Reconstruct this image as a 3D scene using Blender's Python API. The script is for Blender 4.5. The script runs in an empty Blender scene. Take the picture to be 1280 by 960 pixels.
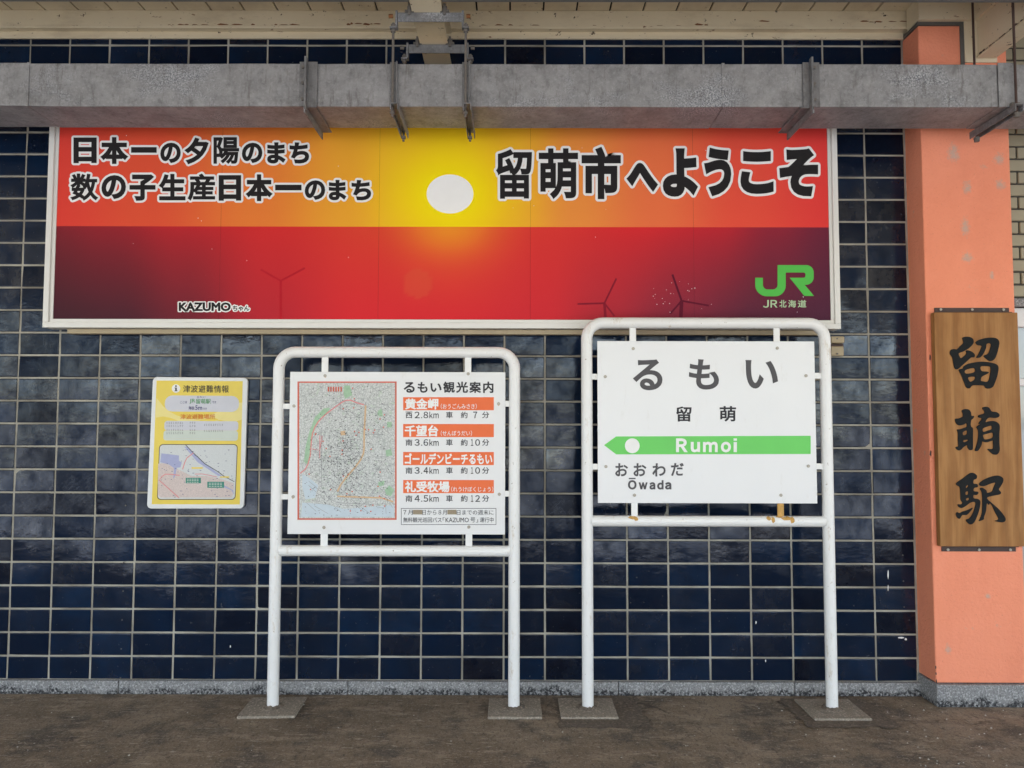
import bpy, bmesh, math, random
from mathutils import Matrix, Vector
random.seed(7)
scene = bpy.context.scene
C = scene.collection
rad = math.radians

# ------------------------------------------------------------------ camera
CAM = Vector((0.0, -4.2098, 1.4560))
F = 950.0
ROT = Matrix(((0.99999606, 0.00178626, 0.00216392),       # rows: camera right, down, forward
              (0.00206446, 0.05392491, -0.99854286),
              (-0.00190034, 0.9985434, 0.05392101)))
cam_data = bpy.data.cameras.new('camera')
cam = bpy.data.objects.new('camera', cam_data)
C.objects.link(cam)
cam_data.sensor_width = 36.0
cam_data.lens = 36.0 * F / 1280.0
cam_data.clip_start = 0.05
cam_data.clip_end = 3000.0
r, dn, fw = ROT[0], ROT[1], ROT[2]
cam.matrix_world = Matrix(((r[0], -dn[0], -fw[0], CAM[0]), (r[1], -dn[1], -fw[1], CAM[1]),
                           (r[2], -dn[2], -fw[2], CAM[2]), (0, 0, 0, 1)))
scene.camera = cam

# ------------------------------------------------------------------ daylight
SUN_EL, SUN_AZ = 58.0, 8.0          # the sun stands behind the camera, a little to the right
world = bpy.data.worlds.new('World')
scene.world = world
world.use_nodes = True
wn = world.node_tree
wn.nodes.clear()
sky = wn.nodes.new('ShaderNodeTexSky')
sky.sky_type = 'NISHITA'
sky.sun_disc = False
sky.sun_elevation = rad(SUN_EL)
sky.sun_rotation = rad(180.0 - SUN_AZ)
sky.air_density = 1.0
sky.dust_density = 0.7
hs = wn.nodes.new('ShaderNodeHueSaturation')
hs.inputs['Saturation'].default_value = 0.72
bg = wn.nodes.new('ShaderNodeBackground')
bg.inputs['Strength'].default_value = 0.15
wo = wn.nodes.new('ShaderNodeOutputWorld')
wn.links.new(sky.outputs[0], hs.inputs['Color'])
wn.links.new(hs.outputs[0], bg.inputs[0])
wn.links.new(bg.outputs[0], wo.inputs[0])
sd = bpy.data.lights.new('sun', 'SUN')
sd.energy = 4.0
sd.angle = rad(0.6)
sd.color = (1.0, 0.97, 0.93)
sun = bpy.data.objects.new('sun', sd)
C.objects.link(sun)
sun.rotation_euler = (rad(90 - SUN_EL), 0, rad(SUN_AZ))
sun.location = (0, -20, 20)
scene.view_settings.view_transform = 'Standard'
scene.view_settings.look = 'None'
scene.view_settings.gamma = 1.0
scene.view_settings.use_curve_mapping = False
scene.view_settings.exposure = 1.86
scene.render.engine = 'CYCLES'
scene.cycles.use_denoising = True
scene.cycles.max_bounces = 8
scene.cycles.diffuse_bounces = 5


# ------------------------------------------------------------------ helpers
def ray(px, py):
    a, b = (px - 640.0) / F, (py - 480.0) / F
    return Vector(tuple(ROT[0][i] * a + ROT[1][i] * b + ROT[2][i] for i in range(3)))


def at(px, py, Y):
    """the point of the upright plane y = Y that the photograph shows at this pixel"""
    v = ray(px, py)
    t = (Y - CAM[1]) / v[1]
    return Vector((CAM[0] + v[0] * t, Y, CAM[2] + v[2] * t))


def atz(px, py, Z):
    v = ray(px, py)
    t = (Z - CAM[2]) / v[2]
    return Vector((CAM[0] + v[0] * t, CAM[1] + v[1] * t, Z))


def lin(c):
    return tuple((x / 12.92 if x <= 0.04045 else ((x + 0.055) / 1.055) ** 2.4) for x in [v / 255.0 for v in c])


class MB:
    """collects shapes in world coordinates; build() links them as one mesh object"""
    def __init__(self):
        self.v, self.f, self.smooth, self.col = [], [], [], None

    def add(self, verts, faces, smooth=False):
        n = len(self.v)
        self.v += [tuple(p) for p in verts]
        for q in faces:
            self.f.append(tuple(n + i for i in q))
            self.smooth.append(smooth)
        return self

    def box(self, x0, x1, y0, y1, z0, z1):
        x0, x1 = min(x0, x1), max(x0, x1)
        y0, y1 = min(y0, y1), max(y0, y1)
        z0, z1 = min(z0, z1), max(z0, z1)
        v = [(x, y, z) for z in (z0, z1) for y in (y0, y1) for x in (x0, x1)]
        return self.add(v, [(0, 2, 3, 1), (4, 5, 7, 6), (0, 1, 5, 4), (2, 6, 7, 3), (0, 4, 6, 2), (1, 3, 7, 5)])

    def slab(self, pts, y0, y1):
        """closed prism: outline pts (x, z) clockwise or not, from y0 back to y1"""
        n = len(pts)
        area = sum(pts[i][0] * pts[(i + 1) % n][1] - pts[(i + 1) % n][0] * pts[i][1] for i in range(n))
        if area < 0:
            pts = pts[::-1]
        v = [(p[0], y0, p[1]) for p in pts] + [(p[0], y1, p[1]) for p in pts]
        f = [tuple(range(n)), tuple(range(2 * n - 1, n - 1, -1))]
        f += [(i, i + n, (i + 1) % n + n, (i + 1) % n) for i in range(n)]
        return self.add(v, f)

    def tube(self, path, r, seg=16, cap=True):
        path = [Vector(p) for p in path]
        rings = []
        nrm = None
        for i, p in enumerate(path):
            if i == 0:
                t = path[1] - p
            elif i == len(path) - 1:
                t = p - path[i - 1]
            else:
                t = (path[i + 1] - p).normalized() + (p - path[i - 1]).normalized()
            t.normalize()
            if nrm is None:
                a = Vector((0, 1, 0)) if abs(t[1]) < 0.9 else Vector((1, 0, 0))
                nrm = (a - t * a.dot(t)).normalized()
            else:
                nrm = (nrm - t * nrm.dot(t)).normalized()
            b = t.cross(nrm)
            rings.append([p + (nrm * math.cos(2 * math.pi * k / seg) + b * math.sin(2 * math.pi * k / seg)) * r
                          for k in range(seg)])
        vs = [q for ring in rings for q in ring]
        fs = []
        for i in range(len(rings) - 1):
            for k in range(seg):
                k2 = (k + 1) % seg
                fs.append((i * seg + k, i * seg + k2, (i + 1) * seg + k2, (i + 1) * seg + k))
        self.add(vs, fs, True)
        if cap:
            self.add(rings[0], [tuple(range(seg - 1, -1, -1))])
            self.add(rings[-1], [tuple(range(seg))])
        return self

    def build(self, name, mat, parent=None, bevel=0.0, seg=2):
        off = origin(parent)
        me = bpy.data.meshes.new(name)
        me.from_pydata([(p[0] - off[0], p[1] - off[1], p[2] - off[2]) for p in self.v], [], self.f)
        me.polygons.foreach_set('use_smooth', self.smooth)
        me.update()
        o = bpy.data.objects.new(name, me)
        C.objects.link(o)
        if mat:
            me.materials.append(mat)
        if parent:
            o.parent = parent
        if bevel:
            b = o.modifiers.new('bevel', 'BEVEL')
            b.width = bevel
            b.segments = seg
            b.limit_method = 'ANGLE'
            b.angle_limit = rad(40)
        return o


def origin(o):
    v = Vector((0, 0, 0))
    while o:
        v += o.location
        o = o.parent
    return v


def thing(name, label, cat, loc, group=None):
    o = bpy.data.objects.new(name, None)
    o.empty_display_size = 0.1
    C.objects.link(o)
    o.location = loc
    o['label'] = label
    o['category'] = cat
    o['kind'] = 'thing'
    if group:
        o['group'] = group
    return o


def dup(mesh_obj, name, loc, parent):
    o = mesh_obj.copy()
    o.name = name
    C.objects.link(o)
    o.parent = parent
    o.location = Vector(loc) - origin(parent)
    return o


# ------------------------------------------------------------------ materials
class NT:
    def __init__(self, name):
        self.m = bpy.data.materials.new(name)
        self.m.use_nodes = True
        self.t = self.m.node_tree
        self.p = self.t.nodes['Principled BSDF']
        self.co = None

    def n(self, kind, **kw):
        nd = self.t.nodes.new(kind)
        for k, v in kw.items():
            if k in nd.inputs:
                nd.inputs[k].default_value = v
            else:
                setattr(nd, k, v)
        return nd

    def link(self, a, b):
        self.t.links.new(a, b)

    def coord(self, scale=(1, 1, 1)):
        tc = self.n('ShaderNodeTexCoord')
        mp = self.n('ShaderNodeMapping')
        mp.inputs['Scale'].default_value = scale
        self.link(tc.outputs['Object'], mp.inputs[0])
        return mp.outputs[0]

    def noise(self, scale, detail=4, rough=0.55, stretch=(1, 1, 1)):
        nd = self.n('ShaderNodeTexNoise')
        nd.inputs['Scale'].default_value = scale
        nd.inputs['Detail'].default_value = detail
        nd.inputs['Roughness'].default_value = rough
        self.link(self.coord(stretch), nd.inputs['Vector'])
        return nd.outputs['Fac']

    def ramp(self, fac, lo, hi, c0=(0, 0, 0, 1), c1=(1, 1, 1, 1)):
        r_ = self.n('ShaderNodeValToRGB')
        r_.color_ramp.elements[0].position = lo
        r_.color_ramp.elements[1].position = hi
        r_.color_ramp.elements[0].color = c0
        r_.color_ramp.elements[1].color = c1
        self.link(fac, r_.inputs[0])
        return r_.outputs[0]

    def mix(self, fac, a, b, mode='MIX'):
        m = self.n('ShaderNodeMix', data_type='RGBA', blend_type=mode)
        for sock, val in ((m.inputs[0], fac), (m.inputs[6], a), (m.inputs[7], b)):
            if hasattr(val, 'is_linked') or hasattr(val, 'links'):
                self.link(val, sock)
            elif isinstance(val, (int, float)):
                sock.default_value = val
            else:
                sock.default_value = (val[0], val[1], val[2], 1)
        return m.outputs[2]

    def mul(self, a, b):
        m = self.n('ShaderNodeMath', operation='MULTIPLY')
        for sock, val in ((m.inputs[0], a), (m.inputs[1], b)):
            if isinstance(val, (int, float)):
                sock.default_value = val
            else:
                self.link(val, sock)
        return m.outputs[0]

    def color(self, s):
        if isinstance(s, tuple):
            self.p.inputs['Base Color'].default_value = (*s[:3], 1)
        else:
            self.link(s, self.p.inputs['Base Color'])

    def set(self, rough=0.5, metal=0.0, spec=0.5, coat=0.0):
        if isinstance(rough, (int, float)):
            self.p.inputs['Roughness'].default_value = rough
        else:
            self.link(rough, self.p.inputs['Roughness'])
        self.p.inputs['Metallic'].default_value = metal
        self.p.inputs['Specular IOR Level'].default_value = spec
        self.p.inputs['Coat Weight'].default_value = coat

    def bump(self, h, strength=0.3, dist=0.002):
        b = self.n('ShaderNodeBump')
        b.inputs['Strength'].default_value = strength
        b.inputs['Distance'].default_value = dist
        self.link(h, b.inputs['Height'])
        self.link(b.outputs[0], self.p.inputs['Normal'])


def plain(name, col, rough=0.5, metal=0.0, spec=0.5, var=0.12, scale=30.0, bump=0.0):
    t = NT(name)
    c2 = tuple(x * (1 - var) for x in col)
    t.color(t.mix(t.noise(scale), c2, tuple(min(1, x * (1 + var)) for x in col)))
    t.set(rough, metal, spec)
    if bump:
        t.bump(t.noise(scale * 6), bump)
    return t.m


def mat_tile():
    t = NT('navy_glazed_tile')
    at_ = t.n('ShaderNodeAttribute')
    at_.attribute_name = 'tint'
    cloud = t.noise(5.0, 5, 0.6)
    c = t.mix(at_.outputs['Fac'], (0.004, 0.005, 0.011), (0.006, 0.019, 0.050))
    c = t.mix(t.ramp(cloud, 0.35, 0.7), c, (0.006, 0.011, 0.024))
    smear = t.noise(14, 6, 0.7, (2.6, 1, 0.7))
    c = t.mix(t.mul(t.ramp(smear, 0.60, 0.8), 0.08), c, (0.06, 0.065, 0.075))
    spots = t.ramp(t.noise(60, 2, 0.5), 0.72, 0.75)
    c = t.mix(t.mul(spots, 0.4), c, (0.14, 0.14, 0.14))
    t.color(c)
    rr = t.n('ShaderNodeMapRange')
    rr.inputs['From Min'].default_value = 0.3
    rr.inputs['From Max'].default_value = 0.7
    rr.inputs['To Min'].default_value = 0.07
    rr.inputs['To Max'].default_value = 0.16
    t.link(smear, rr.inputs[0])
    wnz = t.n('ShaderNodeTexWhiteNoise', noise_dimensions='1D')
    t.link(at_.outputs['Fac'], wnz.inputs['W'])
    own = t.n('ShaderNodeMapRange')
    own.inputs['To Min'].default_value = 0.6
    own.inputs['To Max'].default_value = 1.25
    t.link(wnz.outputs['Value'], own.inputs[0])
    t.set(t.mul(rr.outputs[0], own.outputs[0]), 0, 0.62)
    wn2 = t.n('ShaderNodeTexWhiteNoise', noise_dimensions='1D')
    t.link(t.mul(at_.outputs['Fac'], 7.3), wn2.inputs['W'])
    sp_ = t.n('ShaderNodeMapRange')
    sp_.inputs['To Min'].default_value = 0.12
    sp_.inputs['To Max'].default_value = 0.68
    t.link(wn2.outputs['Value'], sp_.inputs[0])
    broken_gloss = t.ramp(t.noise(8, 4, 0.6, (1.3, 1, 1.1)), 0.34, 0.66, (0.30, 0.30, 0.30, 1), (1.25, 1.25, 1.25, 1))  # patches of weaker and stronger specular imitate broken reflections
    t.link(t.mul(sp_.outputs[0], broken_gloss), t.p.inputs['Specular IOR Level'])
    h = t.n('ShaderNodeMath', operation='ADD')
    t.link(t.noise(13, 3, 0.5, (1, 1, 1.5)), h.inputs[0])
    t.link(t.mul(t.noise(75, 4, 0.65, (1.6, 1, 0.8)), 0.16), h.inputs[1])
    t.p.inputs['Specular Tint'].default_value = (0.86, 0.91, 1.0, 1)
    t.bump(h.outputs[0], 0.40, 0.0035)
    return t.m


def mat_grout():
    t = NT('grey_grout')
    t.color(t.mix(t.ramp(t.noise(4, 5), 0.35, 0.65), (0.23, 0.21, 0.175), (0.43, 0.405, 0.345)))
    t.set(0.9, 0, 0.2)
    t.bump(t.noise(120), 0.4)
    return t.m


def mat_concrete(name, a, b, scale=8, grit=90):
    t = NT(name)
    base = t.mix(t.noise(scale, 6, 0.65), a, b)
    g = t.ramp(t.noise(grit, 3, 0.6), 0.52, 0.66)
    base = t.mix(t.mul(g, 0.55), base, tuple(min(1, x * 1.9) for x in b))
    d = t.ramp(t.noise(grit * 1.3, 3, 0.6, (1, 1, 1)), 0.56, 0.66)
    base = t.mix(t.mul(d, 0.5), base, tuple(x * 0.25 for x in a))
    t.color(base)
    t.set(0.92, 0, 0.25)
    t.bump(t.noise(grit * 0.8, 5, 0.7), 0.8, 0.004)
    return t.m


def mat_plinth():
    t = NT('weathered_plinth')
    base = t.mix(t.noise(6, 6, 0.65), (0.17, 0.17, 0.175), (0.30, 0.30, 0.30))
    sp = t.ramp(t.noise(110, 4, 0.75), 0.52, 0.58)
    base = t.mix(t.mul(sp, 0.75), base, (0.52, 0.52, 0.52))
    base = t.mix(t.mul(t.ramp(t.noise(95, 4, 0.75, (1, 1, 1.1)), 0.56, 0.62), 0.7), base, (0.05, 0.05, 0.055))
    # damp dirt with an outline of its own that creeps up from the paving
    tc = t.n('ShaderNodeTexCoord')
    sx = t.n('ShaderNodeSeparateXYZ')
    t.link(tc.outputs['Object'], sx.inputs[0])
    m = t.n('ShaderNodeMath', operation='MULTIPLY_ADD')
    t.link(t.noise(7, 6, 0.7, (1, 1, 0.4)), m.inputs[0])
    m.inputs[1].default_value = 0.16
    m.inputs[2].default_value = -0.040
    gt = t.n('ShaderNodeMath', operation='SUBTRACT')
    t.link(m.outputs[0], gt.inputs[0])
    t.link(sx.outputs['Z'], gt.inputs[1])
    mask = t.ramp(gt.outputs[0], 0.0, 0.02)
    gr = t.ramp(t.noise(75, 4, 0.7), 0.42, 0.54)
    base = t.mix(t.mul(mask, gr), base, (0.035, 0.036, 0.04))
    t.color(base)
    t.set(0.9, 0, 0.25)
    t.bump(t.noise(110, 5, 0.7), 0.9, 0.004)
    return t.m


def mat_floor():
    t = NT('worn_concrete_paving')
    c = t.mix(t.ramp(t.noise(1.3, 7, 0.65), 0.35, 0.65), (0.155, 0.115, 0.078), (0.30, 0.235, 0.17))
    c = t.mix(t.mul(t.ramp(t.noise(2.2, 8, 0.74), 0.50, 0.58), 0.85), c, (0.105, 0.088, 0.073))
    c = t.mix(t.mul(t.ramp(t.noise(7, 9, 0.8, (0.6, 1.6, 1)), 0.51, 0.60), 0.7), c, (0.37, 0.295, 0.215))
    c = t.mix(t.mul(t.ramp(t.noise(30, 8, 0.82, (1.6, 0.7, 1)), 0.53, 0.60), 0.75), c, (0.085, 0.068, 0.054))
    c = t.mix(t.mul(t.ramp(t.noise(90, 5, 0.78), 0.56, 0.62), 0.7), c, (0.42, 0.37, 0.31))
    c = t.mix(t.mul(t.ramp(t.noise(110, 5, 0.78), 0.57, 0.63), 0.8), c, (0.045, 0.038, 0.033))
    vc = t.n('ShaderNodeTexVoronoi', feature='DISTANCE_TO_EDGE')
    vc.inputs['Scale'].default_value = 1.5
    wob = t.n('ShaderNodeTexNoise')
    wob.inputs['Scale'].default_value = 5
    wob.inputs['Detail'].default_value = 6
    t.link(t.coord(), wob.inputs['Vector'])
    vm = t.n('ShaderNodeVectorMath', operation='MULTIPLY_ADD')
    t.link(wob.outputs['Color'], vm.inputs[0])
    vm.inputs[1].default_value = (0.35, 0.35, 0.0)
    t.link(t.coord((1, 1, 0)), vm.inputs[2])
    t.link(vm.outputs[0], vc.inputs['Vector'])
    c = t.mix(t.mul(t.ramp(vc.outputs['Distance'], 0.004, 0.012, (1, 1, 1, 1), (0, 0, 0, 1)), t.mul(t.ramp(t.noise(1.9, 4), 0.52, 0.60), 0.6)), c, (0.045, 0.037, 0.031))
    c = t.mix(t.mul(t.ramp(t.noise(26, 5, 0.72, (0.45, 1.5, 1)), 0.615, 0.65), 0.75), c, (0.50, 0.43, 0.35))
    c = t.mix(t.mul(t.ramp(t.noise(24, 6, 0.75, (0.5, 1.4, 1)), 0.60, 0.65), 0.7), c, (0.060, 0.048, 0.039))
    # pale scuffs and chips, long across the platform
    c = t.mix(t.mul(t.ramp(t.noise(9, 10, 0.8, (0.5, 2.6, 1)), 0.605, 0.635), 0.8), c, (0.48, 0.42, 0.35))
    v = t.n('ShaderNodeTexVoronoi', feature='F1')
    v.inputs['Scale'].default_value = 15
    t.link(t.coord((1, 1.2, 1)), v.inputs['Vector'])
    c = t.mix(t.mul(t.ramp(v.outputs['Distance'], 0.05, 0.075, (1, 1, 1, 1), (0, 0, 0, 1)),
                    t.ramp(t.noise(1.7, 3), 0.48, 0.6)), c, (0.55, 0.52, 0.46))
    t.color(c)
    rr = t.ramp(t.noise(2.6, 6, 0.7), 0.40, 0.72, (0.9, 0.9, 0.9, 1), (0.66, 0.66, 0.66, 1))
    t.set(rr, 0, 0.3)
    h = t.n('ShaderNodeMath', operation='ADD')
    t.link(t.noise(45, 8, 0.75, (1, 1.6, 1)), h.inputs[0])
    t.link(t.mul(t.noise(7, 5, 0.6), 1.2), h.inputs[1])
    t.bump(h.outputs[0], 0.8, 0.008)
    return t.m


def mat_plaster():
    t = NT('salmon_plaster')
    c = t.mix(t.noise(3, 5, 0.6), (0.86, 0.285, 0.160), (0.93, 0.335, 0.205))
    pm = t.mul(t.ramp(t.noise(6.5, 6, 0.66), 0.635, 0.69), 0.5)
    c = t.mix(pm, c, (0.50, 0.40, 0.32))
    c = t.mix(t.mul(t.ramp(t.noise(2.0, 6, 0.7, (1, 1, 0.5)), 0.48, 0.7), 0.35), c, (0.72, 0.215, 0.12))
    # worn spots where old fixings were filled
    for (px, py, rx_, rz_) in ((1192, 191, 0.045, 0.075), (1249, 199, 0.040, 0.045), (1251, 231, 0.040, 0.040), (1209, 235, 0.036, 0.050),
                               (1207, 284, 0.034, 0.075), (1209, 322, 0.040, 0.045), (1240, 345, 0.02, 0.03), (1185, 812, 0.022, 0.04), (1235, 745, 0.02, 0.02)):
        w_ = at(px, py, -0.165)
        sb = t.n('ShaderNodeVectorMath', operation='SUBTRACT')
        t.link(t.coord(), sb.inputs[0])
        sb.inputs[1].default_value = (w_[0] - 2.2045, 0.0, w_[2])
        sc_ = t.n('ShaderNodeVectorMath', operation='MULTIPLY')
        t.link(sb.outputs[0], sc_.inputs[0])
        sc_.inputs[1].default_value = (1 / rx_, 6.0, 1 / rz_)
        ln = t.n('ShaderNodeVectorMath', operation='LENGTH')
        t.link(sc_.outputs[0], ln.inputs[0])
        ad = t.n('ShaderNodeMath', operation='MULTIPLY_ADD')
        t.link(t.noise(38, 5, 0.75), ad.inputs[0])
        ad.inputs[1].default_value = 0.9
        t.link(t.mul(ln.outputs['Value'], 0.36), ad.inputs[2])
        c = t.mix(t.mul(t.ramp(ad.outputs[0], 0.52, 0.74, (1, 1, 1, 1), (0, 0, 0, 1)), 0.7), c, (0.50, 0.40, 0.33))
    c = t.mix(t.mul(t.ramp(t.noise(110, 4, 0.7), 0.62, 0.70), 0.55), c, (0.28, 0.10, 0.06))
    t.color(c)
    t.set(0.8, 0, 0.3)
    h = t.n('ShaderNodeMath', operation='ADD')
    t.link(t.noise(60, 5, 0.65), h.inputs[0])
    t.link(t.noise(14, 4), h.inputs[1])
    t.bump(h.outputs[0], 0.8, 0.007)
    return t.m


def mat_galv(name='galvanised_steel', dark=1.0):
    t = NT(name)
    c = t.mix(t.ramp(t.noise(7, 7, 0.7), 0.35, 0.65), tuple(0.19 * dark * k for k in (1, 1.0, 1.02)), tuple(0.33 * dark * k for k in (1, 1, 1.02)))
    c = t.mix(t.mul(t.ramp(t.noise(60, 6, 0.75), 0.50, 0.64), 0.35), c, (0.42 * dark, 0.42 * dark, 0.42 * dark))
    c = t.mix(t.mul(t.ramp(t.noise(22, 8, 0.75), 0.52, 0.66), 0.5), c, (0.10 * dark, 0.10 * dark, 0.105 * dark))
    zone = t.ramp(t.noise(1.6, 7, 0.7, (1, 1, 2.2)), 0.53, 0.68)
    sp = t.ramp(t.noise(125, 6, 0.85), 0.44, 0.58)
    c = t.mix(t.mul(zone, 0.9), c, t.mix(sp, (0.075, 0.085, 0.11), (0.56, 0.57, 0.585)))
    c = t.mix(t.mul(t.ramp(t.noise(26, 7, 0.78, (1.5, 1, 0.25)), 0.54, 0.68), 0.6), c, (0.085, 0.074, 0.066))
    t.color(c)
    t.set(0.55, 0.2, 0.4)
    t.bump(t.noise(80, 5, 0.7), 0.4, 0.002)
    return t.m


def mat_cream():
    t = NT('cream_paint_with_rust')
    c = t.mix(t.noise(4, 5, 0.6), (0.66, 0.56, 0.39), (0.76, 0.66, 0.48))
    c = t.mix(t.mul(t.ramp(t.noise(2.2, 5, 0.7, (1, 1, 3)), 0.52, 0.75), 0.5), c, (0.40, 0.31, 0.20))
    m = t.ramp(t.noise(17, 9, 0.78, (0.6, 1, 1.6)), 0.615, 0.65)
    c = t.mix(m, c, (0.17, 0.062, 0.022))
    c = t.mix(t.ramp(t.noise(22, 5, 0.72), 0.655, 0.675), c, (0.05, 0.022, 0.012))
    t.color(c)
    t.set(0.6, 0, 0.4)
    t.bump(t.noise(30, 6, 0.7), 0.3, 0.003)
    return t.m


def mat_white_paint():
    t = NT('aged_white_paint')
    c = t.mix(t.noise(5, 5, 0.6), (0.76, 0.755, 0.735), (0.86, 0.86, 0.85))
    c = t.mix(t.mul(t.ramp(t.noise(14, 7, 0.75, (1, 1, 0.35)), 0.60, 0.72), 0.6), c, (0.42, 0.30, 0.15))
    c = t.mix(t.mul(t.ramp(t.noise(48, 4, 0.7), 0.67, 0.70), 0.7), c, (0.25, 0.17, 0.10))
    t.color(c)
    t.set(0.38, 0, 0.5)
    t.bump(t.noise(25, 3), 0.08, 0.002)
    return t.m


def mat_wood():
    t = NT('varnished_wood')
    w = t.n('ShaderNodeTexWave', wave_type='BANDS', bands_direction='X')
    w.inputs['Scale'].default_value = 3.2
    w.inputs['Distortion'].default_value = 14.0
    w.inputs['Detail'].default_value = 4
    w.inputs['Detail Scale'].default_value = 1.3
    t.link(t.coord((1.0, 1, 0.22)), w.inputs['Vector'])
    c = t.mix(t.ramp(w.outputs['Fac'], 0.1, 1.0), (0.28, 0.122, 0.038), (0.385, 0.185, 0.063))
    c = t.mix(t.mul(t.ramp(t.noise(6, 6, 0.65, (1, 1, 0.4)), 0.4, 0.7), 0.5), c, (0.43, 0.225, 0.088))
    c = t.mix(t.mul(t.ramp(t.noise(70, 5, 0.75, (1, 1, 0.035)), 0.48, 0.66), 0.5), c, (0.20, 0.090, 0.032))
    c = t.mix(t.mul(t.ramp(t.noise(3, 6, 0.72, (2.4, 1, 0.45)), 0.56, 0.70), 0.6), c, (0.22, 0.115, 0.05))
    kn = t.n('ShaderNodeTexVoronoi', feature='F1')
    kn.inputs['Scale'].default_value = 4.3
    t.link(t.coord((1.0, 1, 0.7)), kn.inputs['Vector'])
    c = t.mix(t.mul(t.ramp(kn.outputs['Distance'], 0.03, 0.10, (1, 1, 1, 1), (0, 0, 0, 1)), 0.6), c, (0.13, 0.052, 0.018))
    t.color(c)
    t.set(0.6, 0, 0.2)
    t.bump(t.noise(60, 4, 0.7, (1, 1, 0.06)), 0.3, 0.002)
    return t.m


def mat_print():
    t = NT('sunset_print')
    a = t.n('ShaderNodeAttribute')
    a.attribute_name = 'ink'
    c = t.mix(t.mul(t.ramp(t.noise(240, 2, 0.6), 0.35, 0.7), 0.04), a.outputs['Color'], (0.9, 0.45, 0.3))
    c = t.mix(t.mul(t.ramp(t.noise(120, 3, 0.7), 0.72, 0.75), 0.4), c, (0.7, 0.6, 0.55))
    t.color(c)
    t.set(0.6, 0, 0.06)
    return t.m


def mat_white_sheet(name, col=(0.77, 0.77, 0.77), rough=0.3):
    t = NT(name)
    c = t.mix(t.noise(3, 5, 0.6), tuple(x * 0.94 for x in col), col)
    c = t.mix(t.mul(t.ramp(t.noise(10, 6, 0.7, (1.5, 1, 0.5)), 0.62, 0.78), 0.25), c, (0.45, 0.40, 0.32))
    t.color(c)
    t.set(rough, 0, 0.5)
    return t.m


M = {}
M['tile'] = mat_tile()
M['grout'] = mat_grout()
M['plinth'] = mat_plinth()
M['floor'] = mat_floor()
M['patch'] = mat_concrete('dark_mortar_patch', (0.12, 0.098, 0.078), (0.17, 0.14, 0.112), 6, 70)
M['pad'] = mat_concrete('concrete_pad', (0.21, 0.18, 0.145), (0.35, 0.305, 0.25), 9, 100)
M['plaster'] = mat_plaster()
M['galv'] = mat_galv()
M['galv_dark'] = mat_galv('weathered_bracket_steel', 0.72)
M['cream'] = mat_cream()
M['white_paint'] = mat_white_paint()
M['wood'] = mat_wood()
M['print'] = mat_print()
M['sheet'] = mat_white_sheet('white_sign_sheet')
M['sheet_gloss'] = mat_white_sheet('white_enamel_sheet', (0.79, 0.79, 0.795), 0.25)
M['frame_white'] = mat_white_sheet('off_white_trim', (0.76, 0.75, 0.71), 0.4)
M['dark_gap'] = plain('dark_recess', (0.012, 0.011, 0.010), 0.9)
M['purlin'] = plain('grey_steel_paint', (0.17, 0.165, 0.16), 0.6, scale=8)
M['sealant'] = plain('grey_sealant', (0.11, 0.105, 0.095), 0.8, scale=20)
M['brown_steel'] = plain('brown_steel', (0.055, 0.028, 0.022), 0.6, scale=20, var=0.3)
M['screw'] = plain('dull_screw_steel', (0.34, 0.31, 0.26), 0.4, 0.6, scale=200, var=0.3)
M['rivet'] = plain('dark_rivet', (0.09, 0.085, 0.08), 0.5, 0.4, scale=200, var=0.3)
M['rust'] = plain('orange_rust', (0.56, 0.33, 0.11), 0.85, 0.0, 0.1, scale=90, var=0.45)
M['rust_dark'] = plain('brown_rust', (0.20, 0.078, 0.026), 0.85, scale=80, var=0.5)
M['rod'] = plain('dull_rod_steel', (0.16, 0.145, 0.13), 0.6, 0.3, scale=60, var=0.35)
M['black_ink'] = plain('black_ink', (0.022, 0.020, 0.021), 0.7, 0.0, 0.12, scale=20)
M['grey_ink'] = plain('dark_grey_ink', (0.105, 0.102, 0.108), 0.7, 0.0, 0.12, scale=20)
M['soft_ink'] = plain('soft_black_ink', (0.05, 0.05, 0.055), 0.7, 0.0, 0.12, scale=20)
M['pale_ink'] = plain('pale_grey_ink', (0.24, 0.24, 0.25), 0.7, 0.0, 0.12, scale=20)
M['white_ink'] = plain('white_ink', (0.86, 0.855, 0.84), 0.7, 0.0, 0.12, scale=20, var=0.05)
M['sun_ink'] = plain('pale_print_ink', (0.93, 0.93, 0.91), 0.7, 0.0, 0.12, scale=20, var=0.03)
M['logo_green'] = plain('logo_green_ink', (0.10, 0.50, 0.085), 0.7, 0.0, 0.12, scale=20, var=0.06)
M['logo_edge'] = plain('pale_green_ink', (0.45, 0.60, 0.38), 0.7, 0.0, 0.12, scale=20, var=0.06)
M['sign_green'] = plain('sign_green_film', (0.115, 0.58, 0.085), 0.4, scale=6, var=0.1)
M['orange_ink'] = plain('orange_red_ink', (0.83, 0.185, 0.075), 0.7, 0.0, 0.12, scale=20, var=0.05)
M['map_red'] = plain('map_border_red', (0.60, 0.11, 0.06), 0.5, scale=20)
M['map_road_red'] = plain('map_road_pink', (0.70, 0.24, 0.24), 0.5, scale=20)
M['map_tan'] = plain('map_road_tan', (0.62, 0.42, 0.24), 0.5, scale=20)
M['map_plain'] = plain('map_plain_paper', (0.60, 0.62, 0.62), 0.5, scale=160, var=0.16)
M['map_green'] = plain('map_green', (0.33, 0.50, 0.33), 0.5, scale=60, var=0.3)
t = NT('map_paper')
vor = t.n('ShaderNodeTexVoronoi', feature='DISTANCE_TO_EDGE')
vor.inputs['Scale'].default_value = 62
vor.inputs['Randomness'].default_value = 0.75
t.link(t.coord(), vor.inputs['Vector'])
c = t.mix(t.noise(9, 4), (0.58, 0.61, 0.585), (0.70, 0.70, 0.69))
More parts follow.
